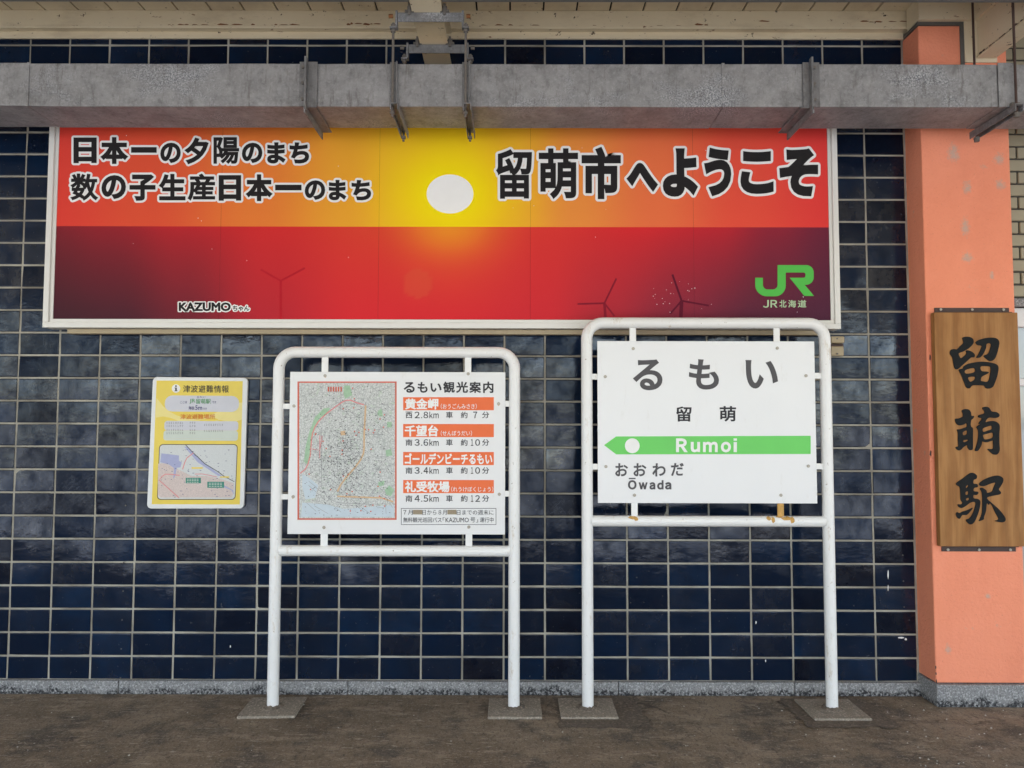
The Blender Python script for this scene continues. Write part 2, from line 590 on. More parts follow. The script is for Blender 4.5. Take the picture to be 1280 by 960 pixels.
c = t.mix(t.mul(t.ramp(vor.outputs['Distance'], 0.03, 0.09, (1, 1, 1, 1), (0, 0, 0, 1)), 0.5), c, (0.26, 0.28, 0.28))
c = t.mix(t.mul(t.ramp(t.noise(170, 4, 0.8), 0.53, 0.60), 0.6), c, (0.16, 0.17, 0.17))
c = t.mix(t.mul(t.ramp(t.noise(40, 5, 0.7), 0.58, 0.64), 0.5), c, (0.45, 0.58, 0.42))
t.color(c)
t.set(0.5, 0, 0.2)
M['map_base'] = t.m
M['map_blue'] = plain('map_water_blue', (0.52, 0.60, 0.66), 0.5, scale=40, var=0.1)
M['map_line'] = plain('map_grey_line', (0.26, 0.265, 0.27), 0.5, scale=40)
M['map_pink'] = plain('map_town_pink', (0.60, 0.50, 0.47), 0.5, scale=260, var=0.4)
M['map_sea'] = plain('map_sea_violet', (0.36, 0.38, 0.58), 0.5, scale=40, var=0.1)
M['teal'] = plain('teal_badge', (0.02, 0.22, 0.16), 0.5, scale=40)
M['yellow'] = plain('yellow_poster', (0.75, 0.57, 0.055), 0.35, scale=12, var=0.08)
M['yellow_pale'] = plain('pale_yellow_poster', (0.78, 0.66, 0.22), 0.35, scale=12, var=0.06)
M['lavender'] = plain('pale_lavender_panel', (0.55, 0.55, 0.60), 0.35, scale=20, var=0.05)
M['mint'] = plain('pale_mint_panel', (0.54, 0.59, 0.52), 0.35, scale=20, var=0.05)
M['green_ink'] = plain('green_ink', (0.10, 0.33, 0.12), 0.7, 0.0, 0.12, scale=20)
M['navy_ink'] = plain('navy_ink', (0.07, 0.07, 0.20), 0.7, 0.0, 0.12, scale=20)
M['amber_ink'] = plain('amber_red_ink', (0.66, 0.21, 0.05), 0.7, 0.0, 0.12, scale=20)
M['sticker'] = plain('brown_sticker', (0.30, 0.24, 0.16), 0.6, scale=300, var=0.5)
M['beige_plastic'] = plain('beige_plastic', (0.40, 0.32, 0.20), 0.5, scale=20, var=0.15)
M['brick'] = plain('beige_brick_tile', (0.34, 0.31, 0.215), 0.55, scale=5, var=0.15)
M['brick_joint'] = plain('dark_brick_joint', (0.07, 0.065, 0.055), 0.9, scale=40)
M['sash'] = plain('white_window_paint', (0.72, 0.73, 0.73), 0.4, scale=10, var=0.06)
M['turbine_ink'] = plain('faint_turbine_ink', (0.13, 0.035, 0.05), 0.7, 0.0, 0.12, scale=20)
M['carved'] = plain('black_carved_paint', (0.014, 0.015, 0.016), 0.7, 0.0, 0.12, scale=30, var=0.3, bump=0.2)
g = NT('window_glass')
g.color((0.35, 0.40, 0.42))
g.set(0.05, 0, 0.8)
M['glass'] = g.m


# ------------------------------------------------------------------ lettering
def glyph_mesh(body, bold, res=4):
    """flat outline of a string in em units: list of vertices and faces"""
    c = bpy.data.curves.new('t', 'FONT')
    c.body = body
    c.resolution_u = res
    c.fill_mode = 'FRONT'
    if bold:
        c.bevel_depth = bold
        c.bevel_resolution = 1
    o = bpy.data.objects.new('t', c)
    C.objects.link(o)
    bpy.context.view_layer.update()
    dg = bpy.context.evaluated_depsgraph_get()
    me = bpy.data.meshes.new_from_object(o.evaluated_get(dg))
    vs = [(v.co.x, v.co.y, v.co.z) for v in me.vertices]
    fs = [tuple(p.vertices) for p in me.polygons]
    bpy.data.objects.remove(o)
    bpy.data.curves.remove(c)
    bpy.data.meshes.remove(me)
    return vs, fs


def letters(mb, items, Y, bold=0.02, halo=0.0, halo_mb=None, res=4, lift=0.0012, italic=0.0):
    """items: (string, x0, y0, x1, y1) with the ink box as pixels of the photograph, set on the plane Y"""
    for it in items:
        s, x0, y0, x1, y1 = it[:5]
        b = it[5] if len(it) > 5 else bold
        vs, fs = glyph_mesh(s, b, res)
        X = [v[0] for v in vs]
        Z = [v[1] for v in vs]
        a0, a1, b0, b1 = min(X), max(X), min(Z), max(Z)
        w, h = max(a1 - a0, 1e-6), max(b1 - b0, 1e-6)

        def place(vv, depth):
            out = []
            for x, z, d in vv:
                u, v_ = (x - a0) / w, (z - b0) / h
                p = at(x0 + (x1 - x0) * u + italic * v_, y1 + (y0 - y1) * v_, Y)
                out.append((p[0], Y - depth - 0.0004 * (d / (b or 1)), p[2]))
            return out
        mb.add(place(vs, lift), fs)
        if halo:
            # the white border: copies of the letter pushed out all round
            for q in range(14):
                a_ = 2 * math.pi * q / 14
                ox, oz = halo * math.cos(a_), halo * math.sin(a_)
                out = []
                for x, z, d in vs:
                    u, v_ = (x - a0) / w, (z - b0) / h
                    p = at(x0 + (x1 - x0) * u + ox, y1 + (y0 - y1) * v_ + oz, Y)
                    out.append((p[0], Y - 0.0005 - 0.00002 * q, p[2]))
                halo_mb.add(out, fs)
    return mb


def poly_px(mb, pts, Y, th=0.001):
    mb.slab([(p[0], p[2]) for p in (at(x, y, Y) for x, y in pts)], Y - th, Y)
    return mb


def rect_px(mb, x0, y0, x1, y1, Y, th=0.001):
    return poly_px(mb, [(x0, y0), (x1, y0), (x1, y1), (x0, y1)], Y, th)


def line_px(mb, pts, width, Y, th=0.001):
    """ribbon of constant width (pixels) along a polyline"""
    n = len(pts)
    L, R = [], []
    for i, (x, y) in enumerate(pts):
        a = pts[max(i - 1, 0)]
        b = pts[min(i + 1, n - 1)]
        dx, dy = b[0] - a[0], b[1] - a[1]
        l = math.hypot(dx, dy) or 1
        nx, ny = -dy / l * width / 2, dx / l * width / 2
        L.append(at(x + nx, y + ny, Y - th))
        R.append(at(x - nx, y - ny, Y - th))
    v = L + R
    mb.add(v, [(i, i + 1, n + i + 1, n + i) for i in range(n - 1)])
    return mb


def disc_px(mb, cx, cy, rx, ry, Y, th=0.001, seg=40):
    return poly_px(mb, [(cx + rx * math.cos(2 * math.pi * k / seg), cy + ry * math.sin(2 * math.pi * k / seg))
                        for k in range(seg)], Y, th)


def smooth_loop(pts, k=3):
    out = []
    n = len(pts)
    for i in range(n):
        p0, p1, p2, p3 = (Vector(pts[(i + j - 1) % n]) for j in range(4))
        for s in range(k):
            t = s / k
            out.append(tuple(0.5 * ((2 * p1) + (p2 - p0) * t + (2 * p0 - 5 * p1 + 4 * p2 - p3) * t * t +
                                    (3 * p1 - p0 - 3 * p2 + p3) * t ** 3)))
    return out


def filled(loops, Y, th, name, mat, parent):
    """outlines with holes (pixels) filled and raised by th from the plane Y"""
    c = bpy.data.curves.new('t', 'CURVE')
    c.dimensions = '2D'
    c.fill_mode = 'BOTH'
    c.extrude = th / 2
    for lp in loops:
        sp = c.splines.new('POLY')
        sp.points.add(len(lp) - 1)
        for q, (x, y) in zip(sp.points, lp):
            w = at(x, y, Y)
            q.co = (w[0], w[2], 0, 1)
        sp.use_cyclic_u = True
    o = bpy.data.objects.new('t', c)
    C.objects.link(o)
    bpy.context.view_layer.update()
    me = bpy.data.meshes.new_from_object(o.evaluated_get(bpy.context.evaluated_depsgraph_get()))
    mb = MB()
    mb.add([(v.co.x, Y - th / 2 - v.co.z, v.co.y) for v in me.vertices], [tuple(p.vertices) for p in me.polygons])
    bpy.data.objects.remove(o)
    bpy.data.curves.remove(c)
    bpy.data.meshes.remove(me)
    return mb.build(name, mat, parent)


# ================================================================== SETTING
FLOOR_Z = 0.0
EDGE = -5.2                          # platform edge
mb = MB()
nx, ny = 2, 2
mb.box(-9, 9, EDGE, 0.3, -1.1, FLOOR_Z)
fl = mb.build('platform_floor', M['floor'])
fl['kind'] = 'structure'

gm = NT('pale_ballast')
gm.color(gm.mix(gm.noise(3, 6, 0.7), (0.34, 0.34, 0.335), (0.45, 0.45, 0.44)))
gm.set(0.95, 0, 0.2)
gr = MB()
gr.add([(-900, -1200, -1.0), (900, -1200, -1.0), (900, 60, -1.0), (-900, 60, -1.0)], [(0, 1, 2, 3)])
go = gr.build('ground', gm.m)
go['kind'] = 'structure'

# far wooded ridge across the tracks
hm = plain('wooded_ridge', (0.06, 0.075, 0.05), 0.95, scale=0.05, var=0.3)
hb = MB()
N = 60
row = []
for i in range(N + 1):
    x = -700 + 1400 * i / N
    h = 9 + 5 * math.sin(i * 0.37) + 3 * math.sin(i * 0.93 + 1) + random.uniform(-0.8, 0.8)
    row.append((x, h))
vs = []
for x, h in row:
    vs += [(x, -500, -1.0), (x, -540, h * 0.7), (x, -600, h), (x, -720, -1.0)]
fs = []
for i in range(N):
    for k in range(3):
        fs.append((4 * i + k, 4 * i + 4 + k, 4 * i + 5 + k, 4 * i + 1 + k))
hb.add(vs, fs, True)
ho = hb.build('hills', hm)
ho['kind'] = 'structure'

# ------------------------------------------------------------------ tiled wall
A, RP, Z0, X0 = 0.225, 0.12636, 0.0694, -2.7507
J = 0.0052                            # half a joint
XR = 2.2045                           # wall ends at the pillar
wall = thing('tiled_wall', 'navy blue glazed tile wall with pale grout behind the signs', 'wall', (0, 0, 0))
b = MB()
b.box(-6.0, XR + 0.2, 0.0, 0.25, 0, 4.6)
b.build('wall_core', M['grout'], wall)
tb = MB()
tints = []
GX, GZ = 5, 4
k0 = -14
k = k0
while True:
    xa, xb = X0 + k * A + J, X0 + (k + 1) * A - J
    if xa > XR - 0.02:
        break
    xb = min(xb, XR)
    if xb - xa < 0.03:
        break
    for rr in range(-1, 30):
        if rr < 0:
            continue
        za, zb = Z0 + rr * RP + J, Z0 + (rr + 1) * RP - J
        tint = min(1, max(0, random.gauss(0.55, 0.25)))
        if random.random() < 0.10:
            tint *= 0.2
        tx, tz = random.gauss(0, 0.010), random.gauss(0, 0.011)
        bx_, bz_ = random.uniform(0.0, 0.0007), random.uniform(-0.0002, 0.0008)
        tw = random.gauss(0, 0.0010)
        lift = 0.0035 + random.uniform(-0.0004, 0.0006)
        w_, h_ = xb - xa, zb - za
        vs = []
        ed = 0.0022
        us = [0, ed / w_, 2.2 * ed / w_] + [i / GX for i in range(1, GX)] + [1 - 2.2 * ed / w_, 1 - ed / w_, 1]
        ws = [0, ed / h_, 2.2 * ed / h_] + [i / GZ for i in range(1, GZ)] + [1 - 2.2 * ed / h_, 1 - ed / h_, 1]
        for j, v_ in enumerate(ws):
            for i, u in enumerate(us):
                cu, cv = 2 * u - 1, 2 * v_ - 1
                y = -(lift + tx * cu * w_ / 2 + tz * cv * h_ / 2 + bx_ * (1 - cu * cu) + bz_ * (1 - cv * cv) + tw * cu * cv)
                if i in (0, len(us) - 1) or j in (0, len(ws) - 1):
                    y += 0.0020
                vs.append((xa + u * w_, y, za + v_ * h_))
        n_ = len(us)
        fs = [(j * n_ + i, j * n_ + i + 1, (j + 1) * n_ + i + 1, (j + 1) * n_ + i)
              for j in range(len(ws) - 1) for i in range(n_ - 1)]
        # a small skirt closes the tile onto the grout
        ring = [i for i in range(n_)] + [j * n_ + n_ - 1 for j in range(1, len(ws))] + \
               [(len(ws) - 1) * n_ + i for i in range(n_ - 2, -1, -1)] + [j * n_ for j in range(len(ws) - 2, 0, -1)]
        base = len(vs)
        vs += [(vs[q][0], 0.001, vs[q][2]) for q in ring]
        for q in range(len(ring)):
            q2 = (q + 1) % len(ring)
            fs.append((ring[q], base + q, base + q2, ring[q2]))
        tb.add(vs, fs, True)
        tints += [tint] * len(vs)
    k += 1
to = tb.build('tile_facing', M['tile'], wall)
ca = to.data.attributes.new('tint', 'FLOAT', 'POINT')
ca.data.foreach_set('value', tints)
pb = MB()
x = -6.0
cuts = [-6, -4.2, -2.13, -0.89, 0.57, 1.52, XR - 0.003]
for a_, c_ in zip(cuts, cuts[1:]):
    pb.box(a_ + 0.0015, c_ - 0.0015, -0.030, -0.001, 0.0, Z0 + 0.003)
pb.build('plinth', M['plinth'], wall, 0.005)
# white lime drips that ran over the tiles
db = MB()
for (px, py, w_, h_) in ((1110, 718, 1.6, 12), (1110, 735, 1.2, 8), (1126, 797, 9, 2.2), (1132, 799, 3, 3), 
                         (288, 808, 1.5, 3), (945, 778, 1.5, 4), (957, 826, 1.2, 3.5)):
    pts = [(px + w_ / 2 * math.cos(a_) * random.uniform(0.7, 1.1), py + h_ / 2 * math.sin(a_) * random.uniform(0.8, 1.1))
           for a_ in [i * math.pi / 5 for i in range(10)]]
    poly_px(db, pts, -0.0055, 0.0015)
db.build('lime_drips', M['white_ink'], wall)

# ------------------------------------------------------------------ pillar
PY = -0.165
XPR = at(1264.5, 260, PY)[0]
PTOP = at(1146, 32, PY)[2]
pil = thing('plastered_pillar', 'salmon pink plastered pillar beside the tiled wall carrying a wooden board', 'pillar', (XR, PY, 0))
b = MB()
b.box(XR + 0.002, XPR, PY, 0.2, 0.118, PTOP)
b.build('shaft', M['plaster'], pil, 0.006)
b = MB()
b.box(XR - 0.006, XPR + 0.02, PY - 0.02, 0.1, 0.0, 0.114)
b.build('plinth', M['plinth'], pil, 0.006)
b = MB()
b.box(XR - 0.004, at(1199, 33, PY)[0], PY - 0.006, -0.02, PTOP, PTOP + 0.018)
b.box(at(1199, 33, PY)[0], at(1204, 33, PY)[0], PY - 0.006, PY - 0.0005, at(1200, 76, PY)[2] - 0.05, PTOP + 0.02)
b.build('sealant_strip', M['sealant'], pil)
for (px, py, w_, h_) in ((1162.5, 447, 2.2, 9), (1163.2, 567, 2.6, 9), (1169.5, 834, 1.6, 5), (1170, 842, 2, 4), (1170.5, 852, 1.6, 6)):
    b = MB()
    poly_px(b, [(px + w_ / 2 * math.cos(i * 0.7) * random.uniform(.6, 1.1), py + h_ / 2 * math.sin(i * 0.7) * random.uniform(.6, 1.1))
                for i in range(9)], PY - 0.0004, 0.001)
    b.build('chipped_spot', M['brown_steel'], pil)

# ------------------------------------------------------------------ brick wall and window beyond the pillar
bw = thing('brick_wall', 'beige brick tile wall right of the salmon pillar', 'wall', (3.4, 0.02, 0))
b = MB()
zs = at(1275, 384, 0.02)[2]
b.box(XPR - 0.1, 4.6, 0.024, 0.3, zs, 4.6)
b.build('wall_core', M['brick_joint'], bw)
b = MB()
b.box(XPR - 0.1, 4.6, 0.024, 0.3, 0.0, 0.35)
b.build('window_apron', M['brick_joint'], bw)
b = MB()
for i in range(70):
    z = zs + 0.055 + i * 0.0715
    if z > 4.5:
        break
    x = XPR - 0.2 + (0.12 if i % 2 else 0.0)
    while x < 4.5:
        b.box(x + 0.005, x + 0.232, 0.012, 0.026, z + 0.005, z + 0.0665)
        x += 0.237
b.build('brick_facing', M['brick'], bw, 0.003, 1)
b = MB()
b.box(XPR - 0.1, 4.5, -0.01, 0.1, zs, zs + 0.045)
b.build('lintel', M['plinth'], bw, 0.004)
b = MB()
b.box(XPR - 0.05, 4.5, 0.03, 0.09, zs - 0.11, zs - 0.003)
b.box(XPR - 0.05, 4.5, 0.035, 0.085, zs - 0.44, zs - 0.40)
b.box(XPR - 0.05, 4.5, 0.035, 0.085, 0.353, 0.42)
for x in (XPR + 0.28, XPR + 1.1):
    b.box(x, x + 0.05, 0.033, 0.087, 0.42, zs - 0.44)
wf = b.build('window_frame', M['sash'], bw, 0.004)
b = MB()
b.box(XPR - 0.05, 4.5, 0.058, 0.064, 0.40, zs - 0.1)
b.build('window_pane', M['glass'], wf)

# ------------------------------------------------------------------ canopy over the platform
can = thing('platform_canopy', 'cream painted steel canopy with rust spots and board soffit above the wall', 'canopy', (0, 0, 3.42))
BY, TY = -0.055, -0.014
zb0, zb1 = at(640, 35.5, BY)[2], at(640, 13, BY)[2]
zt0, zt1 = at(640, 48, TY)[2], at(640, 40, TY)[2]
XB = at(1205, 20, BY)[0]
b = MB()
b.box(-6, XB + 0.3, BY, 0.0, zb0, zb1)
b.box(-6, XB + 0.3, BY - 0.012, BY + 0.002, zb0 - 0.006, zb0 + 0.012)
b.build('wall_beam', M['cream'], can, 0.003)
b = MB()
b.box(-6, XR, TY, -0.0045, zt0, zt1)
b.box(-6, XR, TY - 0.006, -0.0045, zt0 - 0.004, zt0 + 0.010)
b.build('trim_strip', M['cream'], can, 0.003)
b = MB()
b.box(-6, XR, TY + 0.006, -0.0045, zt1 + 0.001, zb0 - 0.001)
b.build('shadow_gap', M['dark_gap'], can)
b = MB()
b.box(XR - 0.01, XPR + 0.1, PY - 0.03, BY - 0.013, PTOP + 0.019, zb1 - 0.001)
b.build('corner_beam', M['cream'], can, 0.003)
rs = random.Random(11)
for xa_, xb_, yc in ((198, 378, 31.5), (433, 472, 30), (600, 668, 32.5), (705, 760, 33.5), (812, 850, 33), (868, 884, 31), (948, 958, 27), (1075, 1150, 27), (60, 96, 33)):
    b = MB()
    x = xa_
    while x < xb_:
        l = rs.uniform(3, 15)
        h_ = rs.uniform(0.6, 1.7)
        yy = yc + rs.uniform(-0.8, 0.8)
        poly_px(b, [(x, yy), (x + l * 0.3, yy - h_), (x + l * 0.7, yy - h_ * rs.uniform(.3, 1)), (x + l, yy), (x + l * 0.8, yy + h_ * rs.uniform(.4, 1)), (x + l * 0.2, yy + h_ * 0.6)],
                BY - 0.0003, 0.0006)
        x += l * rs.uniform(0.8, 1.7)
    b.build('rust_streak', M['rust_dark'], can)
# soffit boards run out from the wall, then follow the roof as it falls to the eaves
EAVE_Y, EAVE_Z = -6.4, 2.98
sof = MB()
pitch = 0.187
x = -9.0
prof = [(BY + 0.05, zb1), (-0.75, zb1 + 0.0), (EAVE_Y, EAVE_Z)]
while x < 9:
    for (ya, za), (yb, zb) in zip(prof, prof[1:]):
        v = [(x + 0.006, ya, za + 0.001), (x + pitch - 0.004, ya, za + 0.001), (x + pitch - 0.004, yb, zb + 0.001), (x + 0.006, yb, zb + 0.001)]
        v += [(p[0], p[1], p[2] + 0.012) for p in v]
        sof.add(v, [(0, 3, 2, 1), (4, 5, 6, 7), (0, 1, 5, 4), (1, 2, 6, 5), (2, 3, 7, 6), (3, 0, 4, 7)])
    x += pitch
sof.build('soffit_boards', M['cream'], can)
b = MB()
for (ya, za), (yb, zb) in zip([(0.6, zb1)] + prof[1:], prof[1:]):
    v = [(-9, ya, za + 0.018), (9, ya, za + 0.018), (9, yb, zb + 0.018), (-9, yb, zb + 0.018)]
    v += [(p[0], p[1], p[2] + 0.05) for p in v]
    b.add(v, [(0, 3, 2, 1), (4, 5, 6, 7), (0, 1, 5, 4), (1, 2, 6, 5), (2, 3, 7, 6), (3, 0, 4, 7)])
b.build('roof_deck', M['dark_gap'], can)
b = MB()
zp = at(640, 3.0, -0.66)[2]
xl = at(526.5, 55, -0.22)[0]
xb = at(1221, 70, PY - 0.01)[0]
for pa_, pb_ in ((-9, xl - 0.003), (xl + 0.151, xb - 0.013), (xb + 0.102, 9)):
    b.box(pa_, pb_, -0.76, -0.66, zp, zb1)
b.build('purlin', M['purlin'], can, 0.004)
b = MB()
b.box(-9, 9, EAVE_Y - 0.04, EAVE_Y, EAVE_Z - 0.12, EAVE_Z + 0.07)
b.build('eaves_board', M['cream'], can)
for px_ in (-5.2, -0.3, 5.2):  # unseen posts, added so the tiles mirror a few dark uprights
    b = MB()
    b.box(px_ - 0.06, px_ + 0.06, -4.51, -4.39, 0.0, 3.30)
    b.box(px_ - 0.10, px_ + 0.10, -4.55, -4.35, 0.0, 0.02)
    b.build('added_post', M['cream'], can, 0.004)

ZF = at(536, 21.5, -0.586)[2] + 0.0235


def h_beam(mb, x0, x1, ya, yb, z0, zt, web=0.012, fl=0.010):
    xm = (x0 + x1) / 2
    mb.box(x0, x1, ya, yb, z0, z0 + fl)
    mb.box(xm - web / 2, xm + web / 2, ya, yb, z0 + fl, zt - fl - 0.0005)
    mb.box(x0, x1, ya, yb, zt - fl, zt - 0.0005)


xl = at(526.5, 55, -0.22)[0]
b = MB()
h_beam(b, xl, xl + 0.148, -4.5, -0.02, ZF, ZF + 0.20)
b.build('cross_beam', M['cream'], can, 0.002)
# deeper cross beam that lands on the pillar
xb = at(1221, 70, PY - 0.01)[0]
b = MB()
zr = at(1222, 73.5, PY - 0.01)[2]
b.box(xb + 0.006, xb + 0.090, -4.5, PY - 0.012, zr + 0.022, zb1 - 0.02)
b.box(xb - 0.004, xb + 0.1, -4.5, PY - 0.012, zr, zr + 0.010)
b.box(at(1204, 40, PY)[0], xb + 0.11, PY - 0.012, PY - 0.001, zr - 0.02, zb1 - 0.03)
b.box(xb - 0.012, xb + 0.006, -4.5, PY - 0.013, zr + 0.21, zr + 0.235)
b.build('cross_beam', M['cream'], can, 0.002)
b = MB()
for i in range(16):
    y = PY - 0.03 - i * 0.028
    zc = zr + 0.010
    b.box(xb - 0.002 + random.uniform(0, .003), xb + 0.004, y - random.uniform(0.01, 0.03), y, zc, zc + random.uniform(0.004, 0.016))
b.build('rust_flake', M['brown_steel'], can, 0.001)

# ------------------------------------------------------------------ galvanised duct
DF, DB_ = -0.560, -0.285
DZ0, DZ1 = at(640, 133, DF)[2], at(640, 79.5, DF)[2]
duct = thing('cable_duct', 'long galvanised metal duct running along the wall above the billboard', 'duct', (0, (DF + DB_) / 2, DZ0))
seams = [-6.0, at(35, 100, DF)[0], at(385, 100, DF)[0], at(904, 100, DF)[0], at(1008, 100, DF)[0], at(1247, 100, DF)[0], 6.0]
for i, (a_, c_) in enumerate(zip(seams, seams[1:])):
    b = MB()
    n = max(2, int((c_ - a_) / 0.25))
    dz = random.uniform(-0.0015, 0.0015)
    dy = random.uniform(-0.002, 0.002)
    sec = [(DF + dy, DZ0 + dz), (DB_, DZ0 + dz), (DB_, DZ1 + dz), (DF + dy, DZ1 + dz)]
    vs, fs = [], []
    for q in range(n + 1):
        x = a_ + 0.0012 + (c_ - a_ - 0.0024) * q / n
        for s, (y, z) in enumerate(sec):
            vs.append((x, y + random.uniform(-.0012, .0012), z + random.uniform(-.0014, .0014)))
    for q in range(n):
        for s in range(4):
            s2 = (s + 1) % 4
            fs.append((q * 4 + s, q * 4 + s2, q * 4 + 4 + s2, q * 4 + 4 + s))
    fs.append((0, 3, 2, 1))
    fs.append((n * 4, n * 4 + 1, n * 4 + 2, n * 4 + 3))
    b.add(vs, fs)
    b.build('duct_section', M['galv'], duct, 0.004)
for px, w_ in ((35, 0.012), (904, 0.014)):
    b = MB()
    x = at(px, 100, DF)[0]
    b.box(x - w_ / 2, x + w_ / 2, DF - 0.0035, DF + 0.01, DZ0 - 0.003, DZ1 + 0.003)
    b.build('seam_strip', M['galv'], duct, 0.001)
for px, n in ((1247, 1),):
    b = MB()
    x = at(px, 100, DF)[0]
    b.box(x - 0.002, x + 0.075, DF - 0.010, DF - 0.004, DZ0 - 0.003, DZ1 + 0.003)
    b.build('joint_plate', M['galv'], duct, 0.001)


def bracket(px, side, label):
    """angle bracket at a flange joint: upright on the duct face and an arm below it"""
    x = at(px, 100, DF)[0]
    t = thing('duct_bracket', label, 'bracket', (x, DF, DZ0 - 0.03), 'angle brackets holding the duct')
    u = MB()
    u.box(x - 0.036, x + 0.052 if side > 0 else x + 0.046, DF - 0.0095, DF - 0.004, DZ0 - 0.004, DZ1 + 0.004)
    u.box(x - 0.005, x + 0.005, DF - 0.040, DF - 0.010, DZ0 - 0.03, DZ1 + 0.018)
    u.build('upright', M['galv_dark'], t, 0.0012)
    a_ = MB()
    x0, x1 = (x - 0.004, x + 0.048) if side > 0 else (x - 0.048, x + 0.004)
    a_.box(x0, x1, DF - 0.010, -0.245, DZ0 - 0.010, DZ0 - 0.0045)
    xe = x - 0.004 if side > 0 else x + 0.004
    a_.box(min(xe, xe + side * 0.006), max(xe, xe + side * 0.006), DF - 0.040, -0.245, DZ0 - 0.048, DZ0 - 0.0102)
    a_.build('arm', M['galv_dark'], t, 0.0012)
    for z in (DZ0 + 0.03, DZ0 + 0.11, DZ0 + 0.19):
        s = MB()
        s.tube([(x - side * 0.018, DF - 0.010, z), (x - side * 0.018, DF - 0.019, z)], 0.008, 6)
        s.build('bolt', M['rod'], t)
    return t


bracket(384, 1, 'weathered steel angle bracket clasping the duct above the smaller billboard lettering')
bracket(1012, -1, 'weathered steel angle bracket clasping the duct near the right end of the billboard')

ROD = 0.0062
ZBAR = at(536, 21.5, -0.586)[2]


def nut(parent, x, y, z, r=0.013, h=0.012):
    s = MB()
    s.tube([(x, y, z - h / 2), (x, y, z + h / 2)], r, 6)
    s.build('nut', M['rod'], parent)


def channel(parent, x, w=0.04):
    c_ = MB()
    z1 = DZ0 - 0.0045
    c_.box(x - w / 2, x + w / 2, -0.615, -0.245, z1 - 0.005, z1)
    c_.box(x - w / 2, x - w / 2 + 0.005, -0.615, -0.245, z1 - 0.036, z1 - 0.0052)
    c_.box(x + w / 2 - 0.005, x + w / 2, -0.615, -0.245, z1 - 0.036, z1 - 0.0052)
    c_.build('channel', M['galv_dark'], parent, 0.001)


hg = thing('duct_hanger', 'steel hanger with two clamp bars and four rods hung from the rusty cross beam', 'hanger', (xl + 0.07, -0.36, ZBAR))
FY, RY = -0.586, -0.272
fx = [at(491, 90, FY)[0], at(582, 90, FY)[0]]
rx = [at(505.5, 75, RY)[0], at(588, 75, RY)[0]]
for y, xs, zoff in ((FY, fx, 0.0), (RY, rx, 0.0)):
    b = MB()
    zc = ZBAR + zoff
    xa, xc = (xs[0] + 0.022, xs[1] - 0.012)
    b.box(xa, xc, y - 0.004, y + 0.002, zc - 0.024, zc + 0.022)
    b.box(xa, xc, y + 0.0022, y + 0.042, zc + 0.016, zc + 0.022)
    b.build('clamp_bar', M['galv_dark'], hg, 0.001)
    for x_, sg in ((xs[0], 1), (xs[1], -1)):
        b = MB()
        b.box(x_ + sg * 0.010, x_ + sg * 0.020, y - 0.006, y + 0.03, zc - 0.052, zc + 0.032)
        b.box(x_ - 0.016, x_ + 0.016, y - 0.014, y + 0.016, zc - 0.060, zc - 0.052)
        b.build('rod_holder', M['galv_dark'], hg, 0.001)
        b = MB()
        b.tube([(x_, y, zc - 0.03), (x_, y, DZ0 - 0.066)], ROD, 10)
        b.build('rod', M['rod'], hg)
        nut(hg, x_, y, zc - 0.044)
        nut(hg, x_, y, zc - 0.070)
        nut(hg, x_, y, DZ0 - 0.046)
        b = MB()
        b.tube([(x_ - sg * 0.002, y - 0.002, zc + 0.004), (x_ - sg * 0.022, y - 0.002, zc + 0.004)], 0.010, 6)
        b.build('bolt', M['rust_dark'] if y == FY else M['rod'], hg)
    # beam clamps grip the bottom flange
    for x_ in (xl - 0.012, xl + 0.160):
        b = MB()
        b.box(x_ - 0.022, x_ + 0.022, y - 0.012, y + 0.02, zc + 0.023, zc + 0.032)
        b.box(x_ - 0.006, x_ + 0.006, y - 0.018, y - 0.008, zc + 0.005, zc + 0.060)
        b.tube([(x_, y, zc + 0.033), (x_, y, zc + 0.052)], 0.013, 6)
        b.build('beam_clamp', M['rod'], hg, 0.001)
for i in range(2):
    channel(hg, (fx[i] + rx[i]) / 2 + 0.008)
    b = MB()
    b.box(fx[i] - 0.018, fx[i] + 0.020, DF - 0.008, DF - 0.004, DZ0 + 0.0, DZ1 + 0.004)
    b.box(fx[i] + 0.014, fx[i] + 0.020, DF - 0.020, DF - 0.0082, DZ0 + 0.0, DZ1 + 0.004)
    b.build('strap_plate', M['galv_dark'], hg, 0.001)

h2 = thing('duct_hanger', 'steel hanger with two dark rods and one channel in front of the pillar', 'hanger', (at(1272, 90, FY)[0], -0.36, DZ0 - 0.05))
xr_, xf_ = at(1213.5, 60, RY)[0], at(1271.5, 60, FY)[0]
xr_ = xf_ = (xr_ + xf_) / 2
for x_, y in ((xf_, FY - 0.004), (xr_, RY)):
    b = MB()
    b.tube([(x_, y, DZ0 - 0.062), (x_, y, 3.74)], 0.0062, 10)
    b.build('rod', M['brown_steel'], h2)
    nut(h2, x_, y, DZ0 - 0.046, 0.015)
    nut(h2, x_, y, DZ0 - 0.058, 0.013)
channel(h2, xf_, 0.044)
b = MB()
b.box(xf_ - 0.02, xf_ + 0.02, DF - 0.030, DF - 0.012, DZ0 - 0.004, DZ0 + 0.012)
b.build('rod_plate', M['rod'], h2, 0.001)

# ================================================================== BILLBOARD
BBY = -0.090                          # face of the print
bl, br = at(66.5, 399.5, BBY), at(1038.3, 399.0, BBY)
BX0, BX1, BZ0 = bl[0], br[0], (bl[2] + br[2]) / 2
BZ1 = at(640, 150, BBY)[2]
bb = thing('welcome_billboard', 'long sunset billboard with black and white Japanese lettering in a white frame', 'billboard', ((BX0 + BX1) / 2, BBY, BZ0))
b = MB()
b.box(BX0 - 0.02, BX1 + 0.02, -0.080, -0.02, BZ0 - 0.02, BZ1 + 0.03)
b.build('backing', M['dark_gap'], bb)
